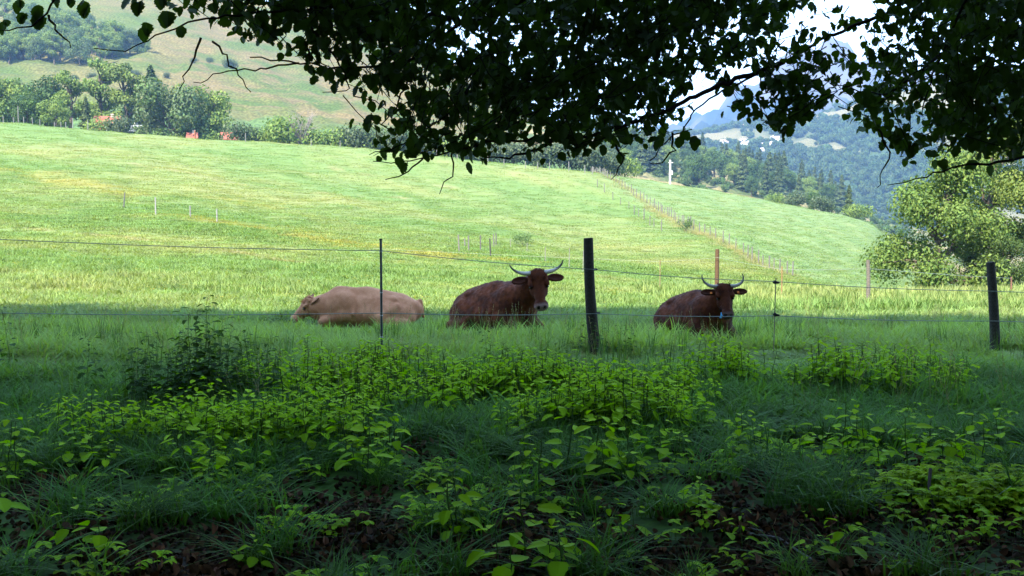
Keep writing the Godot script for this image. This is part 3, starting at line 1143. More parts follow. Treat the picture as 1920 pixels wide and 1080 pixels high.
func house(called: String, label: String, at: Vector3, turn: float, w: float, l: float, h: float, roof_h: float, wall: Color, roof: Color) -> void:
	var o := thing(called, label, "house", at, turn)
	var g := Geo.new()
	g.box(Vector3(0, h / 2 - 1.0, 0), Vector3(l, h + 2.0, w), wall)
	for s in [-1, 1]:
		g.flat(Vector3(s * l / 2, h, -w / 2), Vector3(s * l / 2, h, w / 2), Vector3(s * l / 2, h + roof_h, 0), wall, Vector3(s, 0, 0))
	part("wall", g.mesh(), M.plain, o)
	var r := Geo.new()
	var ov := 0.4
	for s in [-1.0, 1.0]:
		var a := Vector3(-l / 2 - ov, h - ov * roof_h / (w / 2), s * (w / 2 + ov))
		var b := Vector3(l / 2 + ov, a.y, a.z)
		var c := Vector3(l / 2 + ov, h + roof_h + 0.02, 0)
		var d := Vector3(-l / 2 - ov, h + roof_h + 0.02, 0)
		var nn := Vector3(0, w / 2, s * roof_h).normalized()
		r.quad(a, b, c, d, nn, roof)
		r.quad(a + nn * 0.15, b + nn * 0.15, c + nn * 0.15, d + nn * 0.15, nn, roof)
		r.quad(a, b, b + nn * 0.15, a + nn * 0.15, Vector3(0, 0, s), roof * 0.9)
	var ro := part("roof", r.mesh(), M.plain, o)
	var ch := Geo.new()
	ch.box(Vector3(l * 0.2, h + roof_h, 0), Vector3(0.7, 1.4, 0.7), wall * 0.8)
	part("chimney", ch.mesh(), M.plain, ro)
	for s in [-1, 1]:
		for k in 3:
			var wd := Geo.new()
			wd.box(Vector3((k - 1) * l * 0.28, h * 0.55, s * (w / 2 + 0.02)), Vector3(0.9, 1.2, 0.08), Color(0.05, 0.06, 0.07))
			part("window", wd.mesh(), M.eye, o)


func build_houses() -> void:
	var red := Color(0.27, 0.085, 0.055)
	house("farmhouse", "farmhouse with red tiled roof among the tall trees on the left", along(208, 268), 0.3, 5, 5.5, 4.8, 2.8, Color(0.5, 0.4, 0.33), red)
	house("white_house", "white walled house with grey roof beside the broad tree", along(252, 272), -0.4, 6, 7, 4.2, 1.8, Color(0.75, 0.76, 0.78), Color(0.2, 0.22, 0.26))
	house("long_shed", "low shed with dark roof and white gable at the crest", along(190, 243), 1.25, 6, 14, 0.5, 1.2, Color(0.75, 0.75, 0.73), Color(0.25, 0.25, 0.25))
	house("red_roofed_barn", "small barn with red roof between the broad trees and the hedge", along(440, 262), 0.5, 4.5, 5, 3.4, 1.5, Color(0.5, 0.36, 0.28), red)
	house("red_roofed_shed", "small red roofed shed under the broad grey green tree", along(365, 258), 0.2, 1.8, 1.9, 3.0, 0.9, Color(0.5, 0.36, 0.28), red)
	house("distant_farm", "pale farm building high on the blue far hill", along(1381, 1560, far_hill), 0.3, 9, 16, 6, 3.5, Color(0.8, 0.78, 0.74), Color(0.4, 0.3, 0.25))
	house("distant_barn", "small pale barn on the slope of the blue far hill", along(1354, 1380, far_hill), 0.5, 8, 9, 5, 3, Color(0.8, 0.74, 0.7), Color(0.5, 0.35, 0.3))
	rng.seed = 150
	for k in 9:
		house("village_house", "house of the distant village on the blue far hill", along(rnd(1385, 1450), rnd(1330, 1440), far_hill), rnd(0, 3), 8, 11, 5, 3, Color(0.7, 0.66, 0.62), Color(0.3, 0.28, 0.28))
		get_child(get_child_count() - 1).set_meta("group", "houses of the distant village")


# ------------------------------------------------------------------ fences
func wood_post(called: String, label: String, foot: Vector3, top: Vector3, r0: float, r1: float, col: Color, group := "", sides := 10, bend := 0.0, cat := "fence post") -> Node3D:
	var o := thing(called, label, cat, foot, 0, group)
	var g := Geo.new()
	var pts := []
	var rad := []
	var v := top - foot
	for k in 7:
		var t := k / 6.0
		pts.append(v * t + Vector3(bend * sin(PI * t), -0.25 if k == 0 else 0.0, 0))
		rad.append(lerpf(r0, r1, t) * (1.0 + 0.05 * n_fine.get_noise_1d(foot.x * 9 + k * 3.1)))
	pts.append(v * 1.004)
	rad.append(r1 * 0.86)
	g.tube(pts, rad, sides, col)
	part("post", g.mesh(), M.weathered_wood, o)
	return o


func wire(called: String, label: String, pts: Array, r: float, col: Color, cat := "fence wire", group := "") -> void:
	var g := Geo.new()
	var full := []
	for k in pts.size() - 1:
		for q in 8:
			var t := q / 8.0
			full.append((pts[k] as Vector3).lerp(pts[k + 1], t) - Vector3.UP * 0.02 * sin(PI * t))
	full.append(pts[pts.size() - 1])
	g.tube(full, taper(r, r, full.size() - 1), 5, col)
	tag(part(called, g.mesh(), M.metal, self), label, cat, group)


func build_fences() -> void:
	# the near electric fence
	var top := spot(1103, 447, 12.1)
	var foot := meadow.at(spot(1117, 670, 12.1).x, -12.1)
	var o := wood_post("wooden_fence_post", "thick dark leaning wooden post in the middle of the near fence", foot, top, 0.068, 0.052, Color(0.10, 0.088, 0.068), "", 14, -0.018)
	for e in [505, 587]:
		var g := Geo.new()
		var p := spot(1116 if e == 505 else 1121, e, 12.06) - foot
		g.tube([p + Vector3(-0.01, 0, 0), p + Vector3(0.02, 0, 0.02)], [0.012, 0.012], 6, Color(0.03, 0.03, 0.03))
		part("insulator", g.mesh(), M.plain, o)
	top = spot(1857, 492, 12.8)
	foot = meadow.at(spot(1866, 668, 12.8).x, -12.8)
	wood_post("wooden_fence_post", "grey weathered wooden post near the right edge of the near fence", foot, top, 0.060, 0.049, Color(0.12, 0.108, 0.09), "", 12, 0.01)
	# thin metal stake
	foot = meadow.at(spot(716, 682, 11.6).x, -11.6)
	top = spot(714, 449, 11.6)
	o = thing("metal_stake", "thin dark metal stake with pale rings in front of the cream cow", "fence post", foot)
	var v := top - foot
	var g := Geo.new()
	g.tube([Vector3(0, -0.2, 0), v * 0.5, v], [0.0135, 0.0135, 0.0135], 8, Color(0.035, 0.04, 0.035))
	part("rod", g.mesh(), M.metal, o)
	g = Geo.new()
	g.tube([v * 1.0 - Vector3(0, 0.006, 0), v + Vector3(0, 0.008, 0)], [0.017, 0.017], 8, Color(0.03, 0.03, 0.03))
	part("cap", g.mesh(), M.plain, o)
	for t in [0.10, 0.23, 0.4, 0.58, 0.9]:
		g = Geo.new()
		g.tube([v * t, v * t + Vector3(0, 0.012, 0)], [0.0165, 0.0165], 8, Color(0.4, 0.4, 0.38))
		part("ring", g.mesh(), M.plain, o)
	# rod with two insulators
	foot = meadow.at(spot(1450, 660, 12.4).x, -12.4)
	top = spot(1455, 521, 12.4)
	o = thing("insulator_rod", "thin rod with two black clip insulators right of the far brown cow", "fence post", foot)
	v = top - foot
	g = Geo.new()
	g.tube([Vector3(0, -0.2, 0), v * 0.45, v], [0.0055, 0.0055, 0.0055], 7, Color(0.2, 0.15, 0.09), Color(0.05, 0.05, 0.05))
	part("rod", g.mesh(), M.metal, o)
	for e in [529, 590]:
		g = Geo.new()
		var p := spot(1453, e, 12.38) - foot
		g.box(p, Vector3(0.045, 0.04, 0.035), Color(0.012, 0.012, 0.013), 0.012)
		g.tube([p + Vector3(0.0, 0, 0), p + Vector3(0.05, -0.008, 0.01)], [0.018, 0.01], 8, Color(0.012, 0.012, 0.013))
		part("insulator", g.mesh(), M.plain, o)
	var gw := Color(0.10, 0.12, 0.09)
	wire("fence_wire", "upper electric wire of the near fence", [spot(-700, 430, 10.6), spot(0, 449, 11.2), spot(714, 470, 11.58), spot(1109, 505, 12.03), spot(1454, 528, 12.37), spot(1859, 546, 12.73), spot(2500, 560, 13.4)], 0.0042, gw)
	wire("fence_wire", "lower electric wire of the near fence", [spot(-700, 585, 10.6), spot(0, 587, 11.2), spot(716, 587, 11.58), spot(1118, 588, 12.03), spot(1452, 592, 12.37), spot(1863, 602, 12.73), spot(2500, 612, 13.4)], 0.0042, gw)
	# the second fence behind the cows
	wood_post("wooden_fence_post", "orange brown wooden post behind the right hand cow", along(1345, 41), along(1345, 41) + Vector3(0, 1.75, 0), 0.085, 0.075, Color(0.22, 0.14, 0.08))
	wood_post("wooden_fence_post", "pale grey wooden post alone in the tall grass on the right", along(1629, 30), along(1628, 30) + Vector3(0, 1.38, 0), 0.062, 0.05, Color(0.31, 0.29, 0.255), "", 10, 0.02)
	wood_post("insulator_stake", "thin pale orange stake right of the rod with insulators", along(1467, 36), along(1467, 36) + Vector3(0, 1.2, 0), 0.022, 0.02, Color(0.55, 0.36, 0.18))
	wood_post("insulator_stake", "thin reddish stake in the grass under the trees at the right edge", along(1899, 40), along(1898, 40) + Vector3(0, 0.75, 0), 0.03, 0.03, Color(0.4, 0.22, 0.16))
	wood_post("insulator_stake", "short yellow stake left of the orange brown post", along(1238, 42), along(1238, 42) + Vector3(0, 1.3, 0), 0.02, 0.02, Color(0.5, 0.42, 0.2))
	wire("fence_wire", "wire of the second fence running to the right hand trees", [along(700, 46) + Vector3.UP * 1.0, along(1238, 42) + Vector3.UP * 1.25, along(1345, 40.8) + Vector3.UP * 1.45, along(1467, 36) + Vector3.UP * 1.1, along(1629, 30.1) + Vector3.UP * 1.15, along(1899, 40) + Vector3.UP * 0.7], 0.006, Color(0.18, 0.2, 0.14))
	# stakes round the little bush
	var k := 0
	for e in [[861, 474, 1.25, 0.3, "leftmost grey stake in the row beside the small bush"], [879, 472, 1.15, 0.25, "second grey stake in the row beside the small bush"], [901, 470, 1.1, 0.2, "third grey stake in the row beside the small bush"], [920, 484, 1.3, 0.1, "dark stake nearest the small bush"], [926, 462, 1.0, 0.25, "pale stake just left of the small bush"], [930, 460, 1.0, 0.2, "leaning stake touching the small bush on its left"], [872, 462, 0.6, 0.28, "short stub of a stake behind the grey row"]]:
		var p := on_meadow(e[0], e[1])
		wood_post("weathered_stake", e[4], p, p + Vector3(-0.06 + 0.03 * (k % 3), e[2], 0), 0.05, 0.045, Color(0.4, 0.38, 0.36) * (e[3] / 0.3))
		k += 1
	for e in [[1022, 495, 1.15, "white stake behind the middle cow, left one"], [1067, 502, 1.2, "white stake behind the middle cow, right one"], [1093, 512, 1.3, "pinkish stake just left of the thick leaning post"], [957, 470, 0.9, "thin pale stake below the small bush"], [988, 474, 0.8, "thin pale stake right of the small bush"]]:
		var p := on_meadow(e[0], e[1])
		wood_post("thin_stake", e[3], p, p + Vector3(0.02, e[2], 0), 0.024, 0.02, Color(0.5, 0.48, 0.43))
	# posts on the left of the meadow
	for e in [[292, 402, 1.3, 0.66, "bright white post in the left meadow"], [232, 390, 1.25, 0.28, "leaning grey post left of the bright white one"], [357, 410, 0.95, 0.5, "pale post right of the bright white one"], [407, 417, 1.0, 0.55, "last pale post of the row in the left meadow"]]:
		var p := on_meadow(e[0], e[1])
		wood_post("meadow_post", e[4], p, p + Vector3(0.12 if e[3] < 0.3 else 0.0, e[2], 0), 0.055, 0.05, Color(e[3], e[3], e[3] * 0.97))
	# fence that climbs the hill, two rows
	rng.seed = 160
	var rows := [[[1488, 521], [1392, 477], [1300, 434], [1220, 386], [1140, 335], [1075, 319]], [[1240, 434], [1180, 392], [1120, 352], [1095, 335]]]
	var labels := ["post of the fence climbing the hill to the right", "post of the sparse second row left of the hill fence"]
	var groups := ["posts of the fence climbing the hill", "posts of the sparse row beside the hill fence"]
	for r in 2:
		var path := []
		for q in rows[r]: path.append(on_meadow(q[0], q[1]))
		var proto: Node3D = null
		for s in path.size() - 1:
			var a: Vector3 = path[s]
			var b: Vector3 = path[s + 1]
			var m := maxi(1, int(a.distance_to(b) / ([2.1, 5.0][r])))
			for q in m:
				var p := a.lerp(b, float(q) / m) + Vector3(rnd(-0.1, 0.1), 0, rnd(-0.15, 0.15))
				p = meadow.at(p.x, p.z)
				if proto == null:
					proto = wood_post("hill_fence_post", labels[r], p, p + Vector3(0.03, 1.35, 0), 0.066, 0.058, Color(0.34, 0.33, 0.30), groups[r], 6)
					proto.set_meta("stem", "hill_fence_post")
				else:
					dup(proto, p, rnd(0, TAU), rnd(0.8, 1.12), labels[r] + ", " + ["lowest stretch", "lower stretch", "middle stretch", "upper stretch", "top stretch"][mini(s, 4)], "fence post", groups[r])
		var line := []
		for q in path: line.append(q + Vector3.UP * 0.95)
		wire("fence_wire", ["thin wire strung along the fence climbing the hill", "thin wire of the sparse second row beside the hill fence"][r], line, 0.007, Color(0.16, 0.17, 0.14))
	# white posts and light rails along the crest
	var first: Node3D = null
	for e in [[2, 236, 1.5], [14, 238, 1.2], [33, 239, 1.0], [52, 241, 1.2], [68, 241, 1.3], [82, 243, 1.2], [109, 246, 1.0], [130, 250, 1.2], [143, 248, 2.0], [171, 250, 1.9], [121, 246, 1.1], [464, 266, 1.6], [586, 274, 1.3], [640, 278, 1.2], [820, 297, 1.5], [858, 300, 1.3], [903, 304, 1.3], [915, 304, 1.2], [945, 307, 1.2], [985, 311, 1.2], [1008, 314, 1.2], [1030, 316, 1.3], [1066, 319, 1.7], [1096, 325, 1.4], [1110, 327, 1.5], [42, 236, 3.0]]:
		var p := along(e[0], 196.0)
		if first == null:
			first = wood_post("crest_fence_post", "pale post of the fence along the meadow crest", p, p + Vector3(0, 1.0, 0), 0.07, 0.065, Color(0.45, 0.44, 0.42), "pale posts along the meadow crest", 6)
			first.set_meta("stem", "crest_fence_post")
			first.scale = Vector3(1, e[2], 1)
		else:
			var c := dup(first, p, rnd(0, TAU), 1.0, "pale post of the fence along the meadow crest", "fence post", "pale posts along the meadow crest")
			c.scale = Vector3(1, e[2], 1)
	# utility pole beyond the crest
	var pp := along(1255, 262.0)
	o = thing("utility_pole", "white utility pole standing beyond the crest in front of the conifers", "pole", pp)
	g = Geo.new()
	g.tube([Vector3(0, -1, 0), Vector3(0, 6.6, 0)], [0.26, 0.2], 8, Color(0.72, 0.7, 0.68))
	part("shaft", g.mesh(), M.plain, o)
	g = Geo.new()
	g.box(Vector3(0.35, 3.6, 0), Vector3(0.55, 0.9, 0.4), Color(0.6, 0.6, 0.6), 0.05)
	part("transformer_box", g.mesh(), M.plain, o)
	g = Geo.new()
	g.box(Vector3(0.15, 6.0, 0), Vector3(1.1, 0.15, 0.15), Color(0.5, 0.5, 0.5))
	part("crossarm", g.mesh(), M.plain, o)
	wood_post("orange_marker_post", "orange marker post on the crest under the broad tree", along(370, 197), along(370, 197) + Vector3(0, 1.5, 0), 0.13, 0.13, Color(0.55, 0.22, 0.12))


# ------------------------------------------------------------------ cows
func cow(label: String, at: Vector3, fwd: Vector2, size: float, coat: Color, dark: Color, pose: Dictionary) -> void:
	at.y += 0.04
	var yaw := atan2(-fwd.y, fwd.x)
	var o := thing("cow", label, "cow", at, yaw)
	var inv := Basis(Vector3.UP, yaw).inverse()
	var low: float = pose.get("low", 1.0)
	var prims := []
	prims.append(ellipsoid(Vector3(0.0, 0.42, 0), Vector3(0.72, 0.40, 0.37), 0.08))
	prims.append(ellipsoid(Vector3(-0.06, 0.27, 0), Vector3(0.64, 0.30, 0.47), 0.1))
	prims.append(ellipsoid(Vector3(0.5, 0.44, 0), Vector3(0.36, 0.43, 0.30), 0.1))
	prims.append(capsule(Vector3(0.5, 0.77, 0), Vector3(0.02, 0.73, 0), 0.12, 0.11, 0.14))
	prims.append(capsule(Vector3(0.02, 0.73, 0), Vector3(-0.58, 0.62, 0), 0.11, 0.09, 0.14))
	prims.append(ellipsoid(Vector3(-0.60, 0.36, 0), Vector3(0.36, 0.33, 0.34), 0.1))
	for s in [-1.0, 1.0]:
		prims.append(capsule(Vector3(-0.44, 0.61, s * 0.2), Vector3(-0.84, 0.40, s * 0.11), 0.07, 0.10, 0.08))
		prims.append(ellipsoid(Vector3(-0.47, 0.27, s * 0.31), Vector3(0.36, 0.27, 0.16), 0.12, Basis(Vector3.BACK, 0.25)))
		prims.append(capsule(Vector3(-0.2, 0.17, s * 0.46), Vector3(-0.66, 0.12, s * 0.47), 0.09, 0.07, 0.06))
		prims.append(capsule(Vector3(-0.66, 0.10, s * 0.48), Vector3(-0.14, 0.06, s * 0.56), 0.06, 0.045, 0.04))
		prims.append(ellipsoid(Vector3(0.43, 0.46, s * 0.20), Vector3(0.24, 0.34, 0.14), 0.13, Basis(Vector3.BACK, -0.25)))
		prims.append(capsule(Vector3(0.46, 0.28, s * 0.29), Vector3(0.80, 0.15, s * 0.22), 0.115, 0.075, 0.07))
		prims.append(capsule(Vector3(0.82, 0.13, s * 0.22), Vector3(0.50, 0.07, s * 0.20), 0.068, 0.05, 0.04))
	# hip bones, spine, last ribs and elbow, which show through the hide
	for s in [-1.0, 1.0]:
		prims.append(capsule(Vector3(-0.40, 0.63, s * 0.20), Vector3(-0.47, 0.62, s * 0.25), 0.055, 0.05, 0.035))
		for q in 4:
			prims.append(capsule(Vector3(-0.16 + q * 0.13, 0.66, s * 0.22), Vector3(-0.12 + q * 0.13, 0.34, s * 0.43), 0.028, 0.03, 0.045))
		prims.append(ellipsoid(Vector3(0.34, 0.28, s * 0.33), Vector3(0.10, 0.09, 0.06), 0.05))
		prims.append(capsule(Vector3(-0.50, 0.48, s * 0.37), Vector3(-0.18, 0.25, s * 0.46), 0.06, 0.075, 0.05))
	for q in 7:
		prims.append(ellipsoid(Vector3(-0.5 + q * 0.16, 0.735 - 0.10 * clampf(-(-0.5 + q * 0.16) - 0.0, 0, 0.6) * 1.6, 0), Vector3(0.05, 0.035, 0.03), 0.03))
	prims.append(capsule(Vector3(-0.92, 0.55, 0.0), Vector3(-0.98, 0.2, 0.06), 0.045, 0.03, 0.05))
	# head pose in the world's axes, brought into the cow's own
	var mz: Vector3 = (inv * (pose.muzzle as Vector3)).normalized()
	var up: Vector3 = inv * (pose.up as Vector3)
	up = (up - mz * up.dot(mz)).normalized()
	var hb := Basis(mz, up, mz.cross(up))
	var poll: Vector3 = inv * ((pose.poll as Vector3)) / size
	var hs: float = pose.get("head", 1.0)
	var neck_end := poll + hb * Vector3(0.03, -0.03, 0) * hs
	var nb: Vector3 = pose.get("neck_base", Vector3(0.58, 0.58, 0))
	prims.append(capsule(nb, nb.lerp(neck_end, 0.55) + Vector3.UP * 0.02, 0.26, 0.185, 0.12))
	prims.append(capsule(nb.lerp(neck_end, 0.5) + Vector3.UP * 0.02, neck_end, 0.19, 0.125, 0.1))
	prims.append(capsule(nb + Vector3(0.08, -0.25, 0), nb.lerp(neck_end, 0.7) + Vector3(0, -0.12, 0), 0.13, 0.07, 0.12))
	for p in prims:
		if low != 1.0:
			if p.t == 0:
				p.a.y *= lerpf(1.0, low, clampf(1.2 - absf(p.a.x) * 0.4, 0, 1)); p.b.y *= lerpf(1.0, low, clampf(1.2 - absf(p.b.x) * 0.4, 0, 1))
			else:
				p.c.y *= low; p.r.y *= low
	var g := blob(prims, 0.024)
	# head
	var h := []
	var hp := func(x: float, y: float, z: float) -> Vector3: return poll + hb * Vector3(x, y, z * 1.14) * hs
	var he := func(c: Vector3, r: Vector3, k: float, turn := Basis(), cut := false) -> Dictionary: return ellipsoid(c, r * Vector3(1, 1, 1.12) * hs, k, hb * turn, cut)
	h.append(he.call(hp.call(0.05, -0.005, 0), Vector3(0.12, 0.10, 0.125), 0.04))
	h.append(capsule(hp.call(0.06, -0.01, 0), hp.call(0.36, -0.035, 0), 0.108 * hs, 0.068 * hs, 0.04))
	h.append(capsule(hp.call(0.12, -0.12, 0), hp.call(0.37, -0.09, 0), 0.075 * hs, 0.05 * hs, 0.05))
	for s in [-1.0, 1.0]:
		h.append(he.call(hp.call(0.14, -0.085, s * 0.065), Vector3(0.13, 0.09, 0.05), 0.04))
		h.append(he.call(hp.call(0.115, 0.035, s * 0.104), Vector3(0.06, 0.035, 0.032), 0.025))
		h.append(he.call(hp.call(0.43, -0.035, s * 0.04), Vector3(0.06, 0.055, 0.045), 0.03))
		# ears
		var er: float = pose.get("ear", -0.15)
		var eb := Basis(Vector3.UP, -s * (pose.get("ear_back", 0.0) as float)) * Basis(Vector3.RIGHT, -s * er)
		var ec: Vector3 = hp.call(0.02, 0.0, s * 0.115) + hb * (eb * Vector3(0, 0, s * 0.12)) * hs
		h.append(he.call(ec, Vector3(0.068, 0.022, 0.115), 0.02, eb))
		h.append(he.call(ec + hb * (eb * Vector3(0, 0.022, s * 0.01)) * hs, Vector3(0.046, 0.02, 0.085), 0.012, eb, true))
	h.append(he.call(hp.call(0.44, -0.055, 0), Vector3(0.07, 0.075, 0.082), 0.04))
	h.append(he.call(hp.call(-0.01, 0.055, 0), Vector3(0.085, 0.065, 0.125), 0.04))
	h.append(capsule(hp.call(-0.05, -0.04, 0), hp.call(0.05, -0.02, 0), 0.11 * hs, 0.11 * hs, 0.05))
	for s in [-1.0, 1.0]:
		h.append(he.call(hp.call(0.487, -0.01, s * 0.042), Vector3(0.022, 0.018, 0.016), 0.012, Basis(), true))
		h.append(he.call(hp.call(0.165, 0.008, s * 0.128), Vector3(0.035, 0.022, 0.022), 0.015, Basis(), true))
	var gh := blob(h, 0.0125)
	# curls of the coat and its colours, darker low down and in face hollows
	for k in g.v.size():
		var p: Vector3 = g.v[k]
		var cu := n_fine.get_noise_3d(p.x * 14, p.y * 14, p.z * 14)
		g.v[k] = p + g.n[k] * cu * pose.get("curl", 0.012)
		g.n[k] = (g.n[k] + Vector3(n_fine.get_noise_3d(p.x * 24, p.y * 24, p.z * 24), n_fine.get_noise_3d(p.y * 24, p.z * 24 + 7, p.x * 24), n_fine.get_noise_3d(p.z * 24, p.x * 24, p.y * 24 + 3)) * pose.get("curl", 0.012) * 26.0).normalized()
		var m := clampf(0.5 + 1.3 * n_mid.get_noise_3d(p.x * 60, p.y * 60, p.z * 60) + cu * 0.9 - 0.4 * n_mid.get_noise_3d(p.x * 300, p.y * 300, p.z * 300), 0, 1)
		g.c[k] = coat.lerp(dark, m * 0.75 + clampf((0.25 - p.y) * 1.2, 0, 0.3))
	for k in gh.v.size():
		var p: Vector3 = gh.v[k]
		var l := hb.inverse() * (p - poll) / hs
		var cu := n_fine.get_noise_3d(p.x * 18, p.y * 18, p.z * 18)
		var tuft_ := clampf(1.0 - (l.x + 0.02) * 9.0, 0, 1) * clampf(l.y * 14, 0, 1)
		gh.v[k] = p + gh.n[k] * cu * (0.004 + 0.03 * tuft_)
		var c := coat.lerp(dark, clampf(0.35 + cu * 0.6 + 0.4 * clampf(l.x * 2.5, 0, 1), 0, 1) * pose.get("face_dark", 0.8))
		if absf(l.z) > 0.15 and l.x < 0.12: c = c.lerp(pose.get("ear_in", dark), 0.6)
		if l.x > 0.452 and l.y > -0.085: c = pose.nose
		elif l.x > 0.43 and l.y > -0.1: c = c.lerp(pose.nose, 0.35)
		if Vector2(l.x - 0.49, l.y + 0.008).length() < 0.022 and absf(absf(l.z) - 0.042) < 0.018: c = Color(0.01, 0.008, 0.008)
		if Vector3(l.x - 0.165, l.y - 0.008, absf(l.z) - 0.118).length() < 0.035: c = c * 0.4
		gh.c[k] = c
	# one body mesh: torso, legs, neck and head
	var first := g.v.size()
	g.v.append_array(gh.v); g.n.append_array(gh.n); g.c.append_array(gh.c)
	for k in gh.i: g.i.append(k + first)
	for k in g.v.size(): g.v[k] *= size
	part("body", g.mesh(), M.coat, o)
	# eyes, horns, tags, tuft
	for s in [-1.0, 1.0]:
		var e := SphereMesh.new()
		e.radius = 0.019 * hs * size
		e.height = e.radius * 2
		e.radial_segments = 12
		e.rings = 8
		var ge := Geo.new()
		var arr := e.get_mesh_arrays()
		ge.v = arr[Mesh.ARRAY_VERTEX]; ge.n = arr[Mesh.ARRAY_NORMAL]; ge.i = arr[Mesh.ARRAY_INDEX]
		ge.c.resize(ge.v.size())
		ge.c.fill(Color(0.012, 0.008, 0.006))
		var eo := part("eye", ge.mesh(), M.eye, o)
		eo.position = (hp.call(0.165, 0.006, s * 0.108) as Vector3) * size
		if pose.has("horns"):
			var gp := Geo.new()
			var pts := []
			var rad := []
			var hl: float = pose.horns
			for k in 12:
				var t := k / 11.0
				# out sideways, then curving forward and up
				var q := Vector3(-0.01 + 0.02 * t, 0.05, s * 0.10) + Vector3(-0.02 - (pose.get("horn_up", 0.22) as float) * pow(t, 2.0) * hl / 0.4, 0.02 + 0.10 * t * hl, s * (0.33 * sin(t * (pose.get("horn_out", 1.35) as float))) * hl / 0.4)
				pts.append((poll + hb * q * hs) * size)
				rad.append(lerpf(0.037, 0.007, pow(t, 0.9)) * hs * size)
			gp.tube(pts, rad, 9, Color(0.52, 0.47, 0.40), Color(0.05, 0.04, 0.035))
			for k in gp.c.size():
				var t := clampf(float(k) / 9.0 / 11.0, 0, 1)
				gp.c[k] = (pose.get("horn_col", Color(0.42, 0.37, 0.31)) as Color).lerp(Color(0.035, 0.03, 0.028), smoothstep(0.35, 0.75, t))
			part("horn", gp.mesh(), M.horn, o)
		if pose.has("tags"):
			var gt := Geo.new()
			var er: float = pose.get("ear", -0.15)
			var eb := Basis(Vector3.UP, -s * (pose.get("ear_back", 0.0) as float)) * Basis(Vector3.RIGHT, -s * er)
			var ec: Vector3 = hp.call(0.05, 0.0, s * 0.115) + hb * (eb * Vector3(0.01, 0.03, s * 0.085)) * hs
			gt.box(ec * size, Vector3(0.034, 0.010, 0.030), pose.tags, 0.004, hb)
			if s > 0 or pose.get("both_tags", true): part("ear_tag", gt.mesh(), M.plain, o)
	var tf := Geo.new()
	rng.seed = int(size * 1000) + int(at.x * 10)
	for k in 700:
		var base: Vector3 = hp.call(rnd(-0.08, 0.10), 0.08, rnd(-0.09, 0.09))
		var d := (hb * Vector3(rnd(-0.5, 0.9), 1.0, rnd(-0.7, 0.7))).normalized()
		var side := d.cross(rdir()).normalized() * 0.0045
		var tip := base + d * rnd(0.02, 0.075)
		tf.flat((base - side - d * 0.03) * size, (base + side - d * 0.03) * size, tip * size, jit(coat.lerp(dark, 0.5), 0.3), d)
	part("forelock", tf.mesh(), M.coat, o)
	# short standing hair all over, which breaks the outline
	var fur := Geo.new()
	for k in int(pose.get("hairs", 9000)):
		var q := (rng.randi() % (g.i.size() / 3)) * 3
		var vi := g.i[q]
		var p: Vector3 = g.v[vi].lerp(g.v[g.i[q + 1]], rng.randf()).lerp(g.v[g.i[q + 2]], rng.randf() * 0.6)
		var nn: Vector3 = g.n[vi]
		var d := (nn * 0.55 + Vector3(-0.55, -0.45, 0) + rdir() * 0.45).normalized()
		if vi >= first: d = (nn * 0.4 + hb * Vector3(0.6, 0, 0) + rdir() * 0.4).normalized() * 0.5
		var l: float = rnd(0.015, 0.034) * pose.get("hair_len", 1.0)
		var side := d.cross(nn + rdir() * 0.2).normalized() * 0.003
		var k0 := fur.vert(p - side, nn, g.c[vi])
		fur.vert(p + side, nn, g.c[vi]); fur.vert(p + d * l, nn, jit(g.c[vi], 0.3))
		fur.tri(k0, k0 + 1, k0 + 2)
	part("hair", fur.mesh(), M.coat, o).set_meta("kind", "stuff")
	if pose.has("collar"):
		var gc := Geo.new()
		var c0: Vector3 = pose.collar
		var q0: Vector3 = inv * c0 / size
		gc.box(q0 * size, Vector3(0.025, 0.05, 0.018), Color(0.05, 0.30, 0.50), 0.006, Basis(inv.get_rotation_quaternion()) * Basis(Vector3.BACK, -0.3))
		gc.box(q0 * size + Vector3(0, 0.036, 0), Vector3(0.012, 0.03, 0.010), Color(0.05, 0.32, 0.62), 0.004)
		part("neck_tag", gc.mesh(), M.plain, o)


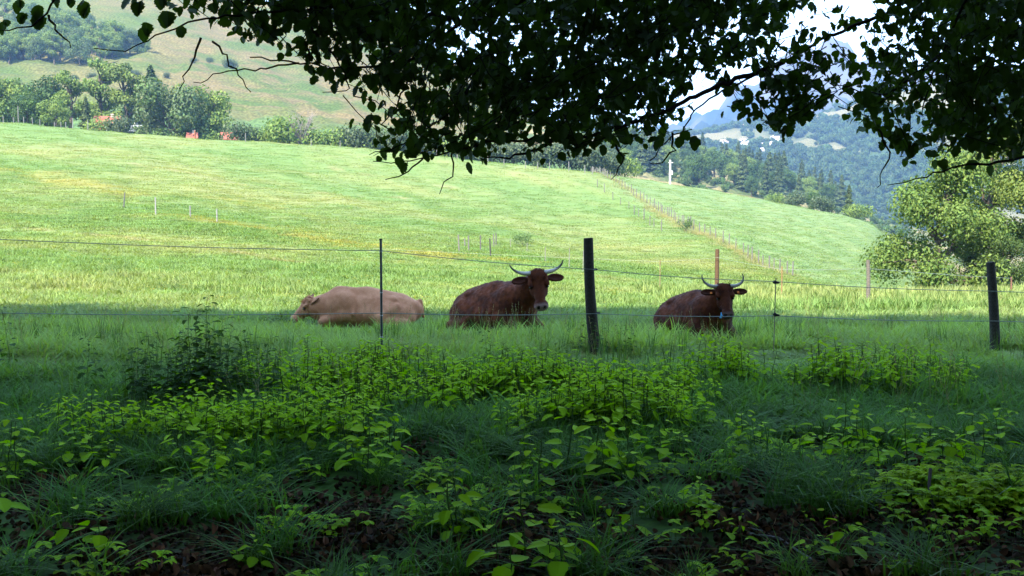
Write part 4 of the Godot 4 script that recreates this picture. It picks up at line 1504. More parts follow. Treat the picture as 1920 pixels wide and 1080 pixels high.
func build_cows() -> void:
	var red := Color(0.205, 0.056, 0.020)
	var red_dark := Color(0.060, 0.019, 0.010)
	# middle cow
	var at := along(931, 17.1)
	cow("dark red brown cow with spreading pale horns lying left of the leaning post", at, Vector2(0.68, 0.73), 0.925, red, red_dark, {
		"poll": spot(1008, 525, 16.25) - at, "muzzle": Vector3(0.10, -0.80, 0.55), "up": Vector3(0.0, 0.55, 0.8), "horns": 0.35, "horn_up": 0.20, "nose": Color(0.42, 0.26, 0.22), "curl": 0.018, "ear": -0.12, "head": 1.13})
	# right cow
	at = along(1306, 14.9)
	cow("dark brown cow with upturned horns and a blue neck tag, the right hand one", at, Vector2(0.42, 0.90), 0.77, red * 0.8, red_dark * 0.8, {
		"poll": spot(1357, 551, 14.3) - at, "muzzle": Vector3(0.03, -0.72, 0.66), "up": Vector3(0.0, 0.66, 0.72), "horns": 0.28, "horn_up": 0.36, "horn_out": 1.75, "horn_col": Color(0.25, 0.22, 0.19), "nose": Color(0.2, 0.12, 0.10), "curl": 0.015, "ear": 0.0, "head": 1.06,
		"tags": Color(0.45, 0.12, 0.02), "collar": spot(1352, 599, 14.0) - at})
	# cream cow, asleep with her head on the grass
	at = along(690, 18.4)
	cow("cream tan cow asleep on the grass with her head down to the left", at, Vector2(-0.98, 0.12), 0.94, Color(0.80, 0.36, 0.18), Color(0.60, 0.24, 0.11), {
		"poll": spot(581, 572, 18.35) - at, "muzzle": Vector3(-0.72, -0.62, 0.25), "up": Vector3(-0.55, 0.75, 0.25), "nose": Color(0.5, 0.36, 0.27), "curl": 0.004, "ear": 0.1, "ear_back": 0.95, "head": 0.92, "low": 0.78, "face_dark": 0.35, "ear_in": Color(0.24, 0.11, 0.05), "hair_len": 0.5, "neck_base": Vector3(0.62, 0.45, 0)})


# ------------------------------------------------------------------ trees that give the shade
func build_shade_trees() -> void:
	rng.seed = 200
	var gl := Geo.new()
	for k in 26:
		var p := rdir() * rnd(0.1, 0.55)
		add_leaf(gl, Transform3D(Basis(rdir(), rnd(0, PI)), p), rnd(0.14, 0.2), 0.15, 0.2, 0.15, jit(Color(0.05, 0.095, 0.022), 0.2), 1)
	var clump := gl.mesh()
	var spots := [[-16.0, 0.0, 22.0], [-10.4, -0.8, 26.0], [-4.2, 0.2, 21.6], [2.0, 1.6, 25.6], [9.0, 0.4, 22.6], [15.5, -0.4, 23.6], [-13.5, 9.0, 20.0], [-5.0, 10.0, 20.0], [3.5, 10.0, 20.0], [12.0, 9.0, 20.0], [-22.5, 0.4, 23.0], [-22.0, 11.0, 18.0], [-12.5, -5.0, 11.0], [12.5, -5.5, 11.0], [18.5, -7.0, 11.0]]  # heights set for the shade edge; last three added to block side skylight
	var n := 0
	for e in spots:
		var o := thing("shade_tree", "tall leafy tree of the wood edge out of view, giving shade", "tree", Vector3(e[0], 0, e[1]), 0, "shade trees of the wood edge")
		var g := Geo.new()
		var top := Vector3(rnd(-0.5, 0.5), e[2] * 0.8, rnd(-0.5, 0.5))
		g.tube(wiggle(Vector3(0, -0.3, 0), top, 7, 0.15), taper(0.28, 0.08, 7), 10, Color(0.11, 0.09, 0.07))
		var xf := []
		var cols := []
		for k in 9:
			var a := rnd(0, TAU)
			g.tube(wiggle(top * rnd(0.35, 0.95), Vector3(cos(a) * 4, e[2] * rnd(0.45, 0.95), sin(a) * 4), 5, 0.25), taper(0.09, 0.02, 5), 6, Color(0.11, 0.09, 0.07))
		for k in 4200:
			var d := rdir()
			var p := Vector3(0, e[2] * 0.60, 0) + d * Vector3(5.0, e[2] * 0.40, 5.0) * pow(rng.randf(), 0.4) * (1.0 + 0.45 * n_mid.get_noise_3dv(d * 22.0 + o.position * 9.0))
			var w: Vector3 = p + o.position
			if w.z < -2.0 and w.y < 4.2 + (-w.z) * 0.5: continue
			if w.z > -3.0 and w.y < 3.2: continue
			xf.append(Transform3D(Basis(rdir(), rnd(0, PI)), p))
			cols.append(jit(Color(1, 1, 1), 0.2))
		for k in (700 if e[1] > 5.0 else 0):      # suckers and undergrowth at the trees' feet, added to block skylight from behind
			var a := rnd(0, TAU)
			xf.append(Transform3D(Basis(rdir(), rnd(0, PI)), Vector3(cos(a) * rnd(0.5, 5.5), rnd(0.2, 5.5), sin(a) * rnd(0.5, 4.0))))
			cols.append(jit(Color(1, 1, 1), 0.2))
		part("trunk", g.mesh(), M.bark, o)
		copies("crown", clump, M.canopy_leaf, xf, cols, o)
		n += 1


# ------------------------------------------------------------------ the branches that hang into the view
func build_overhang() -> void:
	rng.seed = 300
	var o := thing("overhanging_tree", "leafy branches hanging dark into the top of the view", "tree", Vector3(4.6, 0, 0.8))
	var base := o.position
	var bark := Color(0.035, 0.028, 0.022)
	var g := Geo.new()
	g.tube(wiggle(Vector3(0, -0.3, 0), Vector3(0.3, 9, -0.3), 7, 0.12), taper(0.3, 0.12, 7), 10, Color(0.09, 0.075, 0.06))
	part("trunk", g.mesh(), M.bark, o)
	var limbs := [
		[[0.019, [2050, -420, 4.2], [1850, -120, 5.4], [1693, 7, 5.9], [1630, 37, 5.9], [1533, 77, 5.9], [1467, 117, 5.8], [1380, 160, 5.8], [1300, 207, 5.7], [1280, 247, 5.6], [1246, 266, 5.6], [1215, 305, 5.6]]],
		[[0.022, [1700, -420, 4.6], [1300, -160, 5.4], [1000, -10, 5.8], [920, 30, 5.8], [873, 40, 5.8], [837, 60, 5.8], [797, 90, 5.7], [757, 117, 5.7], [700, 126, 5.6], [640, 128, 5.5], [560, 118, 5.4], [470, 108, 5.4]]],
		[[0.014, [1467, 117, 5.8], [1350, 160, 5.6], [1240, 210, 5.4], [1120, 252, 5.3], [1040, 261, 5.2], [940, 262, 5.2], [860, 280, 5.2], [770, 300, 5.2], [700, 306, 5.1]]],
		[[0.010, [1040, 261, 5.2], [1000, 282, 5.1], [960, 296, 5.1], [900, 299, 5.1]]],
		[[0.012, [873, 40, 5.8], [700, 10, 5.2], [560, 20, 4.9], [440, 28, 4.8], [360, 40, 4.7], [300, 60, 4.7], [255, 88, 4.7], [230, 95, 4.7], [178, 92, 4.7]]],
		[[0.010, [300, -160, 4.6], [140, -60, 4.5], [100, 0, 4.5], [90, 25, 4.5], [60, 50, 4.5], [30, 56, 4.5], [-20, 58, 4.5]]],
		[[0.006, [90, 25, 4.5], [112, 60, 4.5], [127, 78, 4.5], [133, 90, 4.5]]],
		[[0.020, [2050, -420, 4.2], [1930, -160, 5.2], [1800, 20, 5.7], [1766, 100, 5.7], [1750, 140, 5.7], [1737, 180, 5.7], [1725, 215, 5.6]]],
		[[0.010, [1766, 100, 5.7], [1705, 150, 5.5], [1647, 180, 5.4], [1590, 165, 5.4], [1545, 150, 5.4]]],
		[[0.014, [2150, 100, 5.0], [1990, 250, 5.2], [1920, 296, 5.3], [1850, 308, 5.3], [1800, 312, 5.3], [1740, 328, 5.3], [1700, 340, 5.3], [1665, 344, 5.3]]],
		[[0.006, [1650, 240, 5.4], [1670, 290, 5.4], [1655, 320, 5.4], [1645, 356, 5.4]]],
		[[0.006, [378, 68, 4.8], [362, 110, 4.8], [348, 140, 4.8], [340, 166, 4.8]]],
		[[0.005, [402, 76, 4.9], [425, 110, 4.9], [448, 143, 4.9], [470, 172, 4.9]]],
		[[0.005, [560, 118, 5.4], [470, 132, 5.2], [405, 136, 5.1], [385, 157, 5.1], [363, 156, 5.1]]],
		[[0.005, [838, 270, 5.2], [848, 300, 5.2], [850, 328, 5.2], [830, 345, 5.2], [823, 366, 5.2]]],
		[[0.005, [800, 290, 5.2], [775, 315, 5.2], [750, 332, 5.2], [721, 338, 5.2]]],
		[[0.008, [797, 90, 5.7], [760, 160, 5.4], [740, 210, 5.3], [715, 230, 5.3], [680, 235, 5.2]]],
		[[0.008, [900, 120, 5.6], [860, 200, 5.4], [800, 240, 5.3], [740, 280, 5.3], [690, 290, 5.2]]],
		[[0.008, [1100, 60, 5.8], [1060, 160, 5.6], [980, 210, 5.4], [900, 250, 5.3]]],
		[[0.016, [1500, -300, 5.0], [1300, -60, 5.6], [1180, 60, 5.8], [1100, 140, 5.7], [1010, 200, 5.5]]],
		[[0.006, [560, 20, 4.9], [620, 100, 5.0], [660, 170, 5.1], [605, 175, 5.1]]],
		[[0.006, [1150, 255, 5.2], [1170, 300, 5.2], [1155, 325, 5.2], [1147, 335, 5.2]]],
		[[0.006, [1260, 250, 5.6], [1265, 280, 5.6], [1240, 308, 5.6], [1213, 305, 5.6]]],
	]
	var cords := []          # points along the limbs, for twigs to start from
	for l in limbs:
		var e: Array = l[0]
		var ctrl := []
		for k in range(1, e.size()): ctrl.append(spot(e[k][0], e[k][1], e[k][2]))
		var curve := Curve3D.new()
		for k in ctrl.size():
			var t: Vector3 = (ctrl[mini(k + 1, ctrl.size() - 1)] - ctrl[maxi(k - 1, 0)]) / 6.0
			curve.add_point(ctrl[k], -t, t)
		var pts := []
		var steps := int(curve.get_baked_length() / 0.05) + 4
		for k in steps + 1:
			var p := curve.sample_baked(curve.get_baked_length() * k / steps)
			p += Vector3(n_fine.get_noise_1d(k * 3.0 + e[1][0]), n_fine.get_noise_1d(k * 3.0 + 500 + e[1][0]), 0) * 0.02
			pts.append(p - base)
			cords.append(p)
		var gb := Geo.new()
		gb.tube(pts, taper(e[0], maxf(0.0018, e[0] * 0.14), steps), 6, bark)
		part("branch", gb.mesh(), M.bark, o)
	for e in [[Vector3(0.1, 4.5, 0), [2050, -420, 4.2]], [Vector3(0.2, 6.0, -0.1), [1700, -420, 4.6]], [Vector3(0.2, 6.5, -0.1), [1500, -300, 5.0]], [Vector3(0.2, 5.2, -0.1), [300, -160, 4.6]], [Vector3(0.05, 3.2, 0), [2150, 100, 5.0]]]:
		var gb := Geo.new()
		gb.tube(wiggle(e[0], spot(e[1][0], e[1][1], e[1][2]) - base, 6, 0.08), taper(0.06, 0.02, 6), 7, bark)
		part("branch", gb.mesh(), M.bark, o)
	# leaves
	var shapes := []
	rng.seed = 310
	for k in 8:
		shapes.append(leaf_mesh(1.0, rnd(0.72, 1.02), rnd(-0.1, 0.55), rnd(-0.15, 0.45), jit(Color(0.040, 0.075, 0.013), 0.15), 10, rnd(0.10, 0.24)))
	var regions := [
		# polygon, how many twigs, leaves per twig, nearest and farthest depth
		[[[560, -220], [600, 40], [700, 100], [770, 150], [840, 225], [890, 258], [1000, 268], [1100, 250], [1180, 258], [1240, 235], [1290, 190], [1380, 140], [1440, 90], [1500, 45], [1600, -20], [1680, -220]], 1050, 9, 5.0, 7.6],
		[[[640, -60], [700, 100], [800, 220], [1000, 255], [1200, 235], [1390, 105], [1480, 20], [1540, -100]], 330, 9, 5.2, 7.0],
		[[[345, -150], [350, 20], [470, 85], [560, 110], [690, 118], [700, -150]], 210, 8, 4.7, 5.6],
		[[[540, 90], [640, 60], [720, 150], [700, 172], [600, 158]], 26, 7, 5.0, 5.4],
		[[[690, 190], [720, 175], [860, 245], [1010, 262], [1120, 258], [1110, 285], [1000, 300], [850, 305], [700, 300], [690, 270], [760, 240]], 62, 6, 5.0, 5.5],
		[[[1370, 165], [1470, 120], [1535, 75], [1520, 170], [1475, 245], [1415, 252], [1380, 205]], 60, 7, 5.3, 6.0],
		[[[1730, -20], [1720, 70], [1660, 100], [1600, 120], [1600, 160], [1605, 205], [1610, 235], [1660, 300], [1740, 318], [1850, 305], [1920, 300], [2300, 300], [2300, -220], [1760, -220]], 950, 8, 5.2, 7.4],
		[[[1740, -60], [1760, 80], [1720, 200], [1740, 290], [1930, 290], [2200, 200], [2200, -100]], 330, 8, 5.2, 7.0],
		[[[1640, -40], [1740, -40], [1720, 80], [1650, 90]], 44, 8, 5.3, 6.2],
		[[[690, 120], [770, 150], [850, 235], [740, 240]], 20, 6, 5.1, 5.8],
		[[[1130, 262], [1250, 245], [1290, 215], [1270, 260], [1160, 300]], 8, 5, 5.2, 5.6],
	]
	var xf := []
	var near := []
	var tw := Geo.new()
	for reg in regions:
		var poly := PackedVector2Array()
		var lo := Vector2(1e9, 1e9)
		var hi := -lo
		for q in reg[0]:
			poly.append(Vector2(q[0], q[1])); lo = lo.min(Vector2(q[0], q[1])); hi = hi.max(Vector2(q[0], q[1]))
		var made := 0
		while made < reg[1]:
			var q := Vector2(rnd(lo.x, hi.x), rnd(lo.y, hi.y))
			if not Geometry2D.is_point_in_polygon(q, poly): continue
			if n_mid.get_noise_2d(q.x * 0.3, q.y * 0.42) < (-0.3 if q.x < 1250 else -0.22) and reg[1] > 100 and rng.randf() < 0.8: continue
			made += 1
			if q.x > 1150 and n_fine.get_noise_2d(q.x * 0.05, q.y * 0.06) < -0.32: continue
			var d := rnd(reg[3], reg[4])
			var tip := spot(q.x, q.y, d)
			var dir := Vector3(rnd(-0.5, 0.9), rnd(0.1, 0.7), rnd(-0.3, 0.6)).normalized()
			var len_ := rnd(0.15, 0.38)
			var pts := wiggle(tip + dir * len_, tip, 3, 0.02)
			var rel := []
			for p in pts: rel.append(p - base)
			tw.tube(rel, taper(0.0028, 0.0012, 3), 4, bark, null, false)
			for k in int(reg[2] * rnd(0.8, 1.9)):
				var f := rnd(0, 3)
				var p: Vector3 = pts[int(minf(f, 2))].lerp(pts[int(minf(f, 2)) + 1], f - minf(floorf(f), 2.0)) + rdir() * 0.035
				var s := rnd(0.024, 0.068)
				# leaves hang: tip downwards, face turned at random
				var face := Basis(Vector3.UP, rnd(0, TAU)) * Basis(Vector3.RIGHT, rnd(-0.1, 1.7)) * Basis(Vector3.BACK, rnd(-0.9, 0.9))
				var t := Transform3D(face.scaled(Vector3.ONE * s), p - base)
				if d < 5.75 and q.y > 20: near.append([t, rng.randi() % 8])
				else: xf.append([t, rng.randi() % 8])
	# a few leaves on their own at the upper left
	for e in [[45, 30], [70, 20], [40, 12], [12, 45], [72, 38], [110, 5], [138, 2], [155, 8], [165, 20], [275, 55], [300, 5], [310, 33], [250, 5], [335, 60], [262, 12], [700, 225], [690, 232], [1300, 265], [1050, 260]]:
		for k in 2:
			near.append([Transform3D((Basis(Vector3.UP, rnd(-0.7, 0.7)) * Basis(Vector3.RIGHT, rnd(0.9, 1.5))).scaled(Vector3.ONE * rnd(0.035, 0.075)), spot(e[0] + rnd(-6, 6), e[1] - rnd(4, 14), 4.6 if e[0] < 400 else 5.15) - base), rng.randi() % 8])
	tag(part("twigs", tw.mesh(), M.bark, o), "", "", "", "stuff")
	near.sort_custom(func(a, b): return (a[0].origin + base).y < (b[0].origin + base).y)
	var n := 0
	for e in near:
		if n < 300:
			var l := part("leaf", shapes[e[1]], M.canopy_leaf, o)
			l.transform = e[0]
		else: xf.append(e)
		n += 1
	for k in 8:
		var some := []
		for e in xf:
			if e[1] == k: some.append(e[0])
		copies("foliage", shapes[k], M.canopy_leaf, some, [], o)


# ------------------------------------------------------------------ grass
func build_grass() -> void:
	var t_near := tuft(9, 0.12, 0.07, 0.27, 0.0092, 1.25, 401)
	var t_mid := tuft(22, 0.30, 0.08, 0.25, 0.015, 1.15, 402)
	var t_far := tuft(44, 1.0, 0.10, 0.24, 0.022, 0.8, 403)
	rng.seed = 410
	for band in [["shaded_grass", t_near, 7.5, 21.0, 80000, 0.80], ["meadow_grass", t_mid, 19.0, 72.0, 66000, 0.64], ["hill_grass", t_far, 68.0, 262.0, 60000, 0.56]]:
		var xf := []
		var cols := []
		for k in band[4]:
			var d: float = band[2] * pow(band[3] / band[2], rng.randf())
			var u := rnd(-band[5], band[5])
			var x := u * d
			var z := -d
			if d < 14.0 and rng.randf() < soil_share(x, z) * 1.3: continue
			var s := rnd(0.7, 1.25) * (1.0 + 0.35 * n_mid.get_noise_2d(x * 9, z * 9))
			var tall := 1.0
			if d > 26.0 and d < 48.0 and x > 5.0: tall = rnd(1.2, 2.3)
			if d > 30 and d < 60 and n_low.get_noise_2d(x * 4, z * 4) > 0.1: tall = maxf(tall, rnd(1.0, 1.6))
			if d < 20.0: tall = rnd(0.6, 1.1) * (0.8 if d < 11.5 else 1.0) * (1.0 + 0.7 * n_fine.get_noise_2d(x * 0.9, z * 0.9))
			for q in cow_spots:
				if Vector2(x - q.x, (z - q.z) * 0.9).length() < 1.15: tall = minf(tall, 0.36)
			for q in [[1117, 12.1], [1866, 12.8], [716, 11.6], [1450, 12.4]]:
				var f := along(q[0], q[1])
				if absf(x - f.x) < 0.45 and z > f.z - 0.3 and z < f.z + 1.8: tall = minf(tall, 0.3)
			if d > 80: tall = 0.5
			elif d > 48.0: tall = minf(tall, 0.7)
			xf.append(Transform3D(Basis(Vector3.UP, rnd(0, TAU)).scaled(Vector3(s, s * tall, s)), meadow.at(x, z) - Vector3.UP * 0.01))
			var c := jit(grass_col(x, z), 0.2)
			var tus := n_fine.get_noise_2d(x * 0.9, z * 0.9)
			c = c * (1.0 + 0.5 * tus)
			cols.append(c)
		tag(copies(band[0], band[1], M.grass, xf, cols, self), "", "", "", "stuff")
	# long dark blades and seed stalks standing in the shade
	var stalk := tuft(7, 0.05, 0.35, 0.65, 0.0045, 0.45, 404)
	var xs := []
	var cs := []
	for k in 700:
		var d := rnd(8.5, 16)
		var x := rnd(-0.5, 0.5) * d
		if n_mid.get_noise_2d(x * 5 + 90, d * 5) < 0.02: continue
		xs.append(Transform3D(Basis(Vector3.UP, rnd(0, TAU)).scaled(Vector3.ONE * rnd(0.6, 1.05)), meadow.at(x, -d)))
		cs.append(jit(Color(0.07, 0.14, 0.03), 0.25))
	tag(copies("long_grass", stalk, M.grass, xs, cs, self), "", "", "", "stuff")
	var seed_stalk := Geo.new()
	for k in 4:
		var a := rnd(0, TAU)
		var p := Vector3(cos(a), 0, sin(a)) * rnd(0, 0.07)
		var tip := p + Vector3(rnd(-0.16, 0.16), rnd(0.35, 0.6), rnd(-0.16, 0.16))
		seed_stalk.tube(wiggle(p, tip, 4, 0.01), taper(0.0016, 0.001, 4), 4, Color(0.30, 0.27, 0.13), null, false)
		for q in 9:
			var z := tip - (tip - p).normalized() * 0.011 * q
			seed_stalk.flat(z, z + rdir() * 0.016 + Vector3.UP * 0.008, z + rdir() * 0.008, jit(Color(0.30, 0.24, 0.13), 0.3))
	xs = []; cs = []
	for k in 700:
		var d := rnd(8.0, 24.0)
		var x := rnd(-0.52, 0.52) * d
		if n_mid.get_noise_2d(x * 6 + 190, d * 6) < -0.05: continue
		xs.append(Transform3D(Basis(Vector3.UP, rnd(0, TAU)).scaled(Vector3.ONE * rnd(0.6, 1.0)), meadow.at(x, -d)))
		cs.append(jit(Color(1, 1, 1), 0.25))
	tag(copies("seed_heads", seed_stalk.mesh(), M.grass, xs, cs, self), "", "", "", "stuff")
	# clumps between the leafy plants in the foreground
	var clump := tuft(24, 0.08, 0.12, 0.34, 0.0040, 1.5, 405)
	xs = []; cs = []
	for k in 4800:
		var d := rnd(4.0, 10.5)
		var x := rnd(-0.82, 0.82) * d
		var keep := n_mid.get_noise_2d(x * 26 + 300, d * 26) + clampf((d - 6.4) * 0.22, -0.35, 0.4) - 0.03 * x
		if keep < 0.02: continue
		xs.append(Transform3D(Basis(Vector3.UP, rnd(0, TAU)).scaled(Vector3.ONE * rnd(0.55, 1.2)), meadow.at(x, -d)))
		cs.append(jit(Color(0.06, 0.145, 0.018), 0.4))  # darker green than the meadow, adds to the foreground shade by colour
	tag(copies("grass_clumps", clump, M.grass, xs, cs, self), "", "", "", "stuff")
	# yellow flowers
	var gf := Geo.new()
	for k in 9:
		var a := rnd(0, TAU)
		var p := Vector3(cos(a), 0, sin(a)) * rnd(0, 0.35) + Vector3(0, rnd(0.16, 0.26), 0)
		for q in 6:
			var b := TAU * q / 6.0
			gf.flat(p, p + Vector3(cos(b), 0.35, sin(b)) * 0.022, p + Vector3(cos(b + 0.9), 0.35, sin(b + 0.9)) * 0.022, Color(0.62, 0.45, 0.03), Vector3.UP)
	xs = []
	for band in bands:
		var line: Array = band[0]
		for k in 1500:
			var s := rng.randi() % (line.size() - 1)
			var p: Vector2 = (line[s] as Vector2).lerp(line[s + 1], rng.randf()) + Vector2(rng.randfn(0, 1), rng.randfn(0, 1)) * band[1] * 1.3
			if rng.randf() > band[2] * 0.3 or n_mid.get_noise_2d(p.x * 6, p.y * 6) < 0.0: continue
			xs.append(Transform3D(Basis(Vector3.UP, rnd(0, TAU)).scaled(Vector3.ONE * rnd(0.8, 1.4)), meadow.at(p.x, p.y)))
	for k in 260:
		var d := rnd(26, 70)
		xs.append(Transform3D(Basis(Vector3.UP, rnd(0, TAU)).scaled(Vector3.ONE * rnd(0.5, 0.9)), meadow.at(rnd(-0.5, 0.1) * d, -d)))
	tag(copies("yellow_flowers", gf.mesh(), M.flower, xs, [], self), "", "", "", "stuff")
	# dry grass along the foot of the hill fence
	var dry := tuft(30, 0.5, 0.25, 0.6, 0.012, 0.7, 406)
	xs = []; cs = []
	for k in 500:
		var s := rng.randi() % (fence_line.size() - 1)
		var p: Vector2 = (fence_line[s] as Vector2).lerp(fence_line[s + 1], rng.randf()) + Vector2(rng.randfn(-0.5, 0.7), rng.randfn(0, 0.7))
		xs.append(Transform3D(Basis(Vector3.UP, rnd(0, TAU)).scaled(Vector3.ONE * rnd(0.6, 1.2)), meadow.at(p.x, p.y)))
		cs.append(jit(Color(0.29, 0.27, 0.12), 0.25))
	tag(copies("dry_grass", dry, M.grass, xs, cs, self), "", "", "", "stuff")


# ------------------------------------------------------------------ plants of the foreground
func build_undergrowth() -> void:
	var col := Color(0.165, 0.33, 0.006)
	var protos := []
	for k in 6: protos.append(broadleaf_plant(500 + k, [0.30, 0.36, 0.24, 0.42, 0.2, 0.33][k], [5, 5, 4, 6, 3, 4][k], [0.10, 0.095, 0.105, 0.09, 0.09, 0.105][k], col, true, [2, 2, 2, 1, 2, 2][k]))
	var bedp := []
	for k in 4: bedp.append(broadleaf_plant(520 + k, [0.42, 0.48, 0.38, 0.44][k], [4, 4, 3, 4][k], [0.092, 0.088, 0.098, 0.085][k], col, false, 9))
	var tall := []
	for k in 3: tall.append(broadleaf_plant(540 + k, [0.95, 0.8, 1.15][k], [11, 10, 12][k], [0.12, 0.11, 0.11][k], Color(0.032, 0.075, 0.014), true))
	rng.seed = 550
	# beds: centre in the photograph, half size in metres, how many, label, which kind
	var beds := [
		[1010, 765, 1.15, 0.45, 40, "leafy plant in the big bed below the leaning post"],
		[1130, 815, 0.7, 0.3, 24, "leafy plant at the front edge of the middle bed"],
		[1190, 770, 0.6, 0.4, 18, "leafy plant right behind the middle bed"],
		[640, 745, 1.3, 0.5, 32, "leafy plant in the bed below the metal stake"],
		[760, 790, 0.9, 0.5, 18, "leafy plant left of the big middle bed"],
		[1330, 740, 0.6, 0.4, 14, "leafy plant of the clump below the right hand cow"],
		[1640, 740, 0.85, 0.4, 20, "leafy plant of the clump on the right bank"],
		[1770, 715, 0.4, 0.25, 6, "leafy plant at the right end of the right bank"],
		[430, 840, 0.9, 0.5, 22, "leafy plant in front of the tall dark bush"],
		[560, 850, 0.55, 0.4, 12, "leafy plant right of the tall dark bush"],
		[300, 870, 0.6, 0.45, 10, "leafy plant at the lower left"],
		[100, 830, 0.6, 0.5, 8, "leafy plant near the left edge"]]
	for b in beds:
		var c := on_meadow(b[0], b[1])
		for k in b[4]:
			var a := rnd(0, TAU)
			var r := sqrt(rng.randf())
			var x: float = c.x + cos(a) * r * b[2]
			var z: float = c.z + sin(a) * r * b[3]
			var pr: Node3D = bedp[rng.randi() % 4] if k > 6 else protos[[0, 1, 3, 5][rng.randi() % 4]]
			pr.set_meta("stem", "leafy_plant")
			dup(pr, meadow.at(x, z), rnd(0, TAU), rnd(0.8, 1.15) * (0.85 if k <= 6 else 1.0 - 0.25 * r), b[5] + ", %s part" % cell((x - c.x) / b[2] * 0.5 + 0.5, (c.z - z) / b[3] * 0.5 + 0.5), "plant", b[5].replace("leafy plant", "leafy plants"))
	# single plants
	for e in [[1060, 900, 1, 1.25, "large bright plant in the bare soil of the middle foreground"], [1010, 925, 5, 1.0, "plant at the left foot of the large bright one"], [1130, 915, 0, 1.0, "plant at the right foot of the large bright one"], [1185, 885, 1, 1.0, "row of toothed leaves right of the large bright plant, left one"], [1235, 880, 0, 1.0, "row of toothed leaves right of the large bright plant, right one"],
		[860, 1015, 1, 1.0, "bright plant above the two low ones at the bottom middle"], [840, 1000, 0, 0.8, "small plant behind the bright bottom middle one"], [785, 960, 4, 0.9, "three leaved plant left of the bottom middle"], [985, 1075, 5, 1.1, "low spreading plant cut by the bottom edge in the middle"], [935, 1080, 2, 1.0, "low plant at the bottom edge left of the spreading one"], [1040, 1070, 0, 0.8, "low plant at the bottom edge right of the spreading one"],
		[1135, 985, 4, 0.75, "upright seedling with six leaves in the bare soil"], [1190, 1015, 2, 0.7, "small seedling right of the upright one"], [350, 905, 3, 0.85, "tall stemmed plant with wide leaves at the lower left"], [390, 940, 1, 0.8, "plant below the wide leaved one at the lower left"], [205, 910, 2, 0.8, "three leaved sprig at the left"], [30, 905, 1, 1.0, "broad leaved plant at the left edge"], [-5, 980, 2, 1.1, "plant cut by the left edge near the bottom"], [140, 1030, 2, 0.9, "small bright plant at the bottom left"], [480, 895, 5, 0.9, "plant between the lower left group and the middle"],
		[690, 900, 0, 1.0, "plant in the left middle foreground above the grass"], [650, 880, 5, 1.0, "plant left of the left middle one"], [730, 870, 1, 0.9, "plant right of the left middle one"], [950, 830, 0, 0.85, "plant below the front of the big bed"], [700, 820, 2, 0.85, "small plant on the grass left of the big bed"], [480, 1070, 2, 0.6, "tiny bright plant at the bottom left of the middle"], [1390, 1040, 3, 0.55, "bright narrow plant low on the right"], [1360, 1010, 4, 0.6, "small plant above the bright narrow one"], [1560, 1000, 4, 0.55, "small seedling on the soil right of centre"], [1590, 1060, 2, 0.8, "pale shiny leaved plant at the bottom right"],
		[1580, 850, 1, 1.0, "tallest leafy plant of the right middle"], [1540, 865, 0, 0.9, "plant left of the tallest one in the right middle"], [1620, 870, 5, 0.9, "plant right of the tallest one in the right middle"], [1500, 890, 5, 0.8, "plant at the left end of the right middle row"], [1390, 845, 0, 0.9, "plant on the bank below the right hand cow"], [1420, 860, 1, 0.75, "second plant on the bank below the right hand cow"], [1700, 880, 5, 1.0, "broad plant right of the right middle row"], [1740, 875, 0, 1.0, "plant next to the shiny leaves at the right"], [1790, 890, 2, 1.0, "low plant under the shiny leaves at the right"], [1840, 885, 5, 1.0, "big leaved shiny plant at the right"], [1880, 880, 1, 1.0, "plant at the right edge beside the shiny leaves"], [1640, 935, 0, 0.7, "low plant in the grass of the right foreground"], [1660, 950, 2, 0.7, "second low plant in the grass of the right foreground"], [1310, 960, 2, 0.7, "low plant at the edge of the bare soil"]]:
		var pr: Node3D = protos[e[2]]
		pr.set_meta("stem", "leafy_plant")
		dup(pr, on_meadow(e[0], e[1] + 6), rnd(0, TAU), e[3], e[4], "plant")
	# tall dark bush on the left, and its spire
	for k in 74:
		var c := on_meadow(392, 768)
		var a := rnd(0, TAU)
		var r := sqrt(rng.randf()) * 0.5
		var pr: Node3D = tall[rng.randi() % 2]
		pr.set_meta("stem", "tall_nettle")
		dup(pr, meadow.at(c.x + cos(a) * r * 1.25, c.z + sin(a) * r), rnd(0, TAU), rnd(0.45, 0.80) * (1.12 - r * 0.8), "dark nettle stem in the %s of the tall clump on the left" % cell(cos(a) * r + 0.5, sin(a) * r * -1.0 + 0.5), "plant", "stems of the dark nettle clump on the left")
	for e in [[392, 750, 2, 0.76, "tallest spire rising from the dark nettle clump"], [165, 745, 1, 0.62, "dark nettle standing in the grass left of the clump"], [180, 755, 0, 0.5, "shorter dark nettle left of the clump"], [915, 700, 1, 0.5, "dark nettle in the grass left of the leaning post"], [1096, 668, 1, 0.55, "dark nettle at the left foot of the leaning post"], [1118, 676, 0, 0.46, "small nettle in front of the leaning post"], [1085, 674, 0, 0.42, "low nettle at the far left of the leaning post foot"], [1138, 672, 1, 0.40, "low nettle touching the leaning post on its right"], [1165, 676, 1, 0.46, "nettle right of the leaning post"], [1182, 676, 0, 0.42, "second nettle right of the leaning post"], [20, 715, 0, 0.7, "dark hanging plant at the left edge"], [470, 720, 1, 0.6, "stem leaning out to the right of the dark clump"]]:
		var pr: Node3D = tall[e[2]]
		pr.set_meta("stem", "tall_nettle")
		dup(pr, on_meadow(e[0], e[1]), rnd(0, TAU), e[3], e[4], "plant")
	# seedlings and clover on the soil
	var gs := Geo.new()
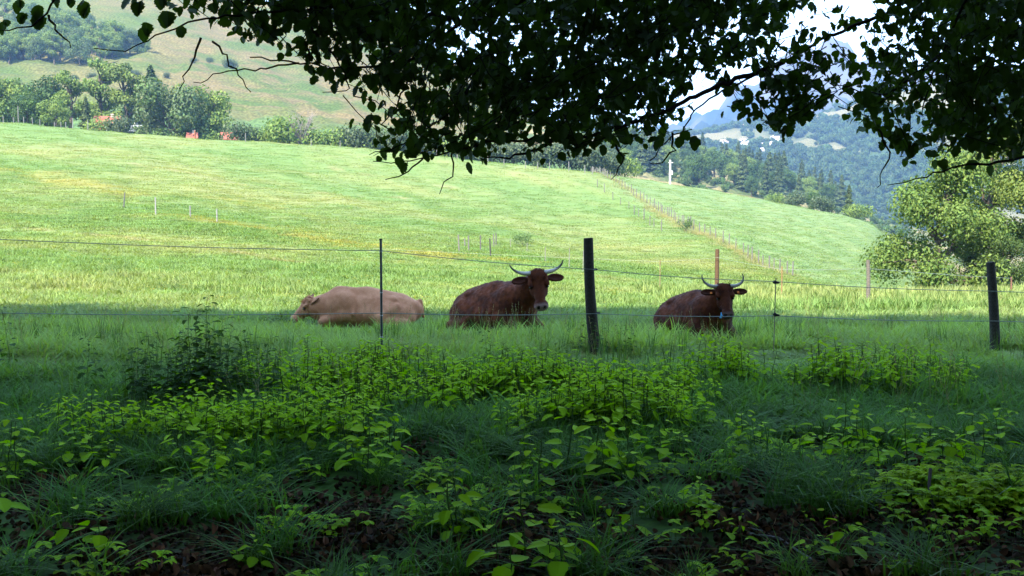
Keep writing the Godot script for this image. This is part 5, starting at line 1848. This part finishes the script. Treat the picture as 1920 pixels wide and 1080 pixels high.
	for k in 7:
		var a := rnd(0, TAU)
		var p := Vector3(cos(a), 0, sin(a)) * rnd(0, 0.09)
		var hh := rnd(0.03, 0.10)
		gs.tube([p, p + Vector3(0, hh, 0)], [0.0012, 0.001], 4, Color(0.1, 0.15, 0.03), null, false)
		for q in 3:
			add_leaf(gs, Transform3D(Basis(Vector3.UP, a + q * 2.1 + rnd(-0.3, 0.3)) * Basis(Vector3.RIGHT, rnd(-0.2, 0.3)), p + Vector3(0, hh, 0)), rnd(0.022, 0.04), 0.024, 0.2, 0.2, jit(Color(0.19, 0.34, 0.008), 0.25), 2)
	var xs := []
	var cs := []
	for k in 1200:
		var d := rnd(4.2, 8.5)
		var x := rnd(-0.8, 0.8) * d
		if n_mid.get_noise_2d(x * 20 + 50, d * 20) + 0.03 * x < (0.10 if d < 5.6 and x < 1.6 else -0.04): continue
		xs.append(Transform3D(Basis(Vector3.UP, rnd(0, TAU)).scaled(Vector3.ONE * rnd(0.7, 1.5)), meadow.at(x, -d)))
		cs.append(jit(Color(1, 1, 1), 0.25))
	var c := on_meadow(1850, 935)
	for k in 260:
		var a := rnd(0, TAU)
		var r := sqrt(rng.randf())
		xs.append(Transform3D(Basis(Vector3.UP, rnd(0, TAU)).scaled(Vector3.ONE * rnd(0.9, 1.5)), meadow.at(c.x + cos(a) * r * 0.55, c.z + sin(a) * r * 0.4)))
		cs.append(jit(Color(1.35, 1.1, 1.0), 0.2))  # warmer, brighter tint paints a patch of sun onto these seedlings
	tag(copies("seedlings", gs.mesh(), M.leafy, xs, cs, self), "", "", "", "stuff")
	# dead leaves, crumbs of soil and twigs
	var gl := Geo.new()
	for k in 14:
		var a := rnd(0, TAU)
		add_leaf(gl, Transform3D(Basis(rdir(), rnd(0, PI)), Vector3(cos(a) * rnd(0, 0.14), rnd(0, 0.02), sin(a) * rnd(0, 0.14))), rnd(0.03, 0.06), 0.035, rnd(-0.5, 0.8), rnd(-0.5, 0.9), jit(Color(0.05, 0.032, 0.018), 0.7), 2)
	xs = []; cs = []
	for k in 3700:
		var d := rnd(3.4, 8.6)
		var x := rnd(-0.82, 0.82) * d
		if rng.randf() > soil_share(x, -d) + 0.25: continue
		xs.append(Transform3D(Basis(Vector3.UP, rnd(0, TAU)).scaled(Vector3.ONE * rnd(0.6, 1.2)), meadow.at(x, -d) + Vector3.UP * 0.005))
		cs.append(jit(Color(1, 1, 1), 0.4))
	tag(copies("leaf_litter", gl.mesh(), M.litter, xs, cs, self), "", "", "", "stuff")
	var gcl := Geo.new()
	for k in 12:
		var a := rnd(0, TAU)
		var p := Vector3(cos(a), 0, sin(a)) * rnd(0, 0.13)
		var s := rnd(0.008, 0.025)
		var first := gcl.v.size()
		for q in [Vector3.UP, Vector3.DOWN, Vector3.LEFT, Vector3.RIGHT, Vector3.FORWARD, Vector3.BACK]:
			gcl.vert(p + (q + rdir() * 0.4) * s, q, jit(Color(0.042, 0.028, 0.017), 0.4))
		for y in [0, 1]:
			for e in [[2, 4], [4, 3], [3, 5], [5, 2]]: gcl.tri(first + y, first + e[0], first + e[1])
	xs = []
	for k in 4200:
		var d := rnd(3.4, 8.6)
		var x := rnd(-0.82, 0.82) * d
		if rng.randf() > soil_share(x, -d) + 0.1: continue
		xs.append(Transform3D(Basis(Vector3.UP, rnd(0, TAU)).scaled(Vector3.ONE * rnd(0.6, 1.3)), meadow.at(x, -d)))
	tag(copies("soil_crumbs", gcl.mesh(), M.litter, xs, [], self), "", "", "", "stuff")
	for e in [["curved pale twig on the soil at the bottom right", [[1400, 1015], [1460, 1020], [1500, 1040], [1540, 1060], [1557, 1085]], 0.007, 0.03], ["dark stick standing crooked out of the soil on the right", [[1743, 935], [1741, 950], [1748, 968], [1758, 985]], 0.010, 0.16], ["thin white straw lying on the soil in the middle", [[1160, 982], [1175, 990], [1190, 992]], 0.004, 0.02], ["short brown stick lying low on the right", [[1660, 1015], [1680, 1022], [1695, 1024]], 0.008, 0.02], ["thin dark twig across the soil right of centre", [[1430, 1010], [1380, 995], [1330, 1000]], 0.004, 0.03]]:
		var pts := []
		var k := 0
		for q in e[1]:
			var p := on_meadow(q[0], q[1])
			pts.append(p + Vector3.UP * (e[3] * (1.0 - 0.3 * k) if e[3] < 0.1 else e[3] * (3 - k) / 3.0))
			k += 1
		var g := Geo.new()
		g.tube(pts, taper(e[2], e[2] * 0.6, pts.size() - 1), 6, Color(0.3, 0.29, 0.26) if e[2] < 0.006 or e[2] == 0.007 else Color(0.06, 0.045, 0.035))
		tag(part("twig", g.mesh(), M.bark, self), e[0], "twig")
	for q in protos + bedp + tall: q.free()
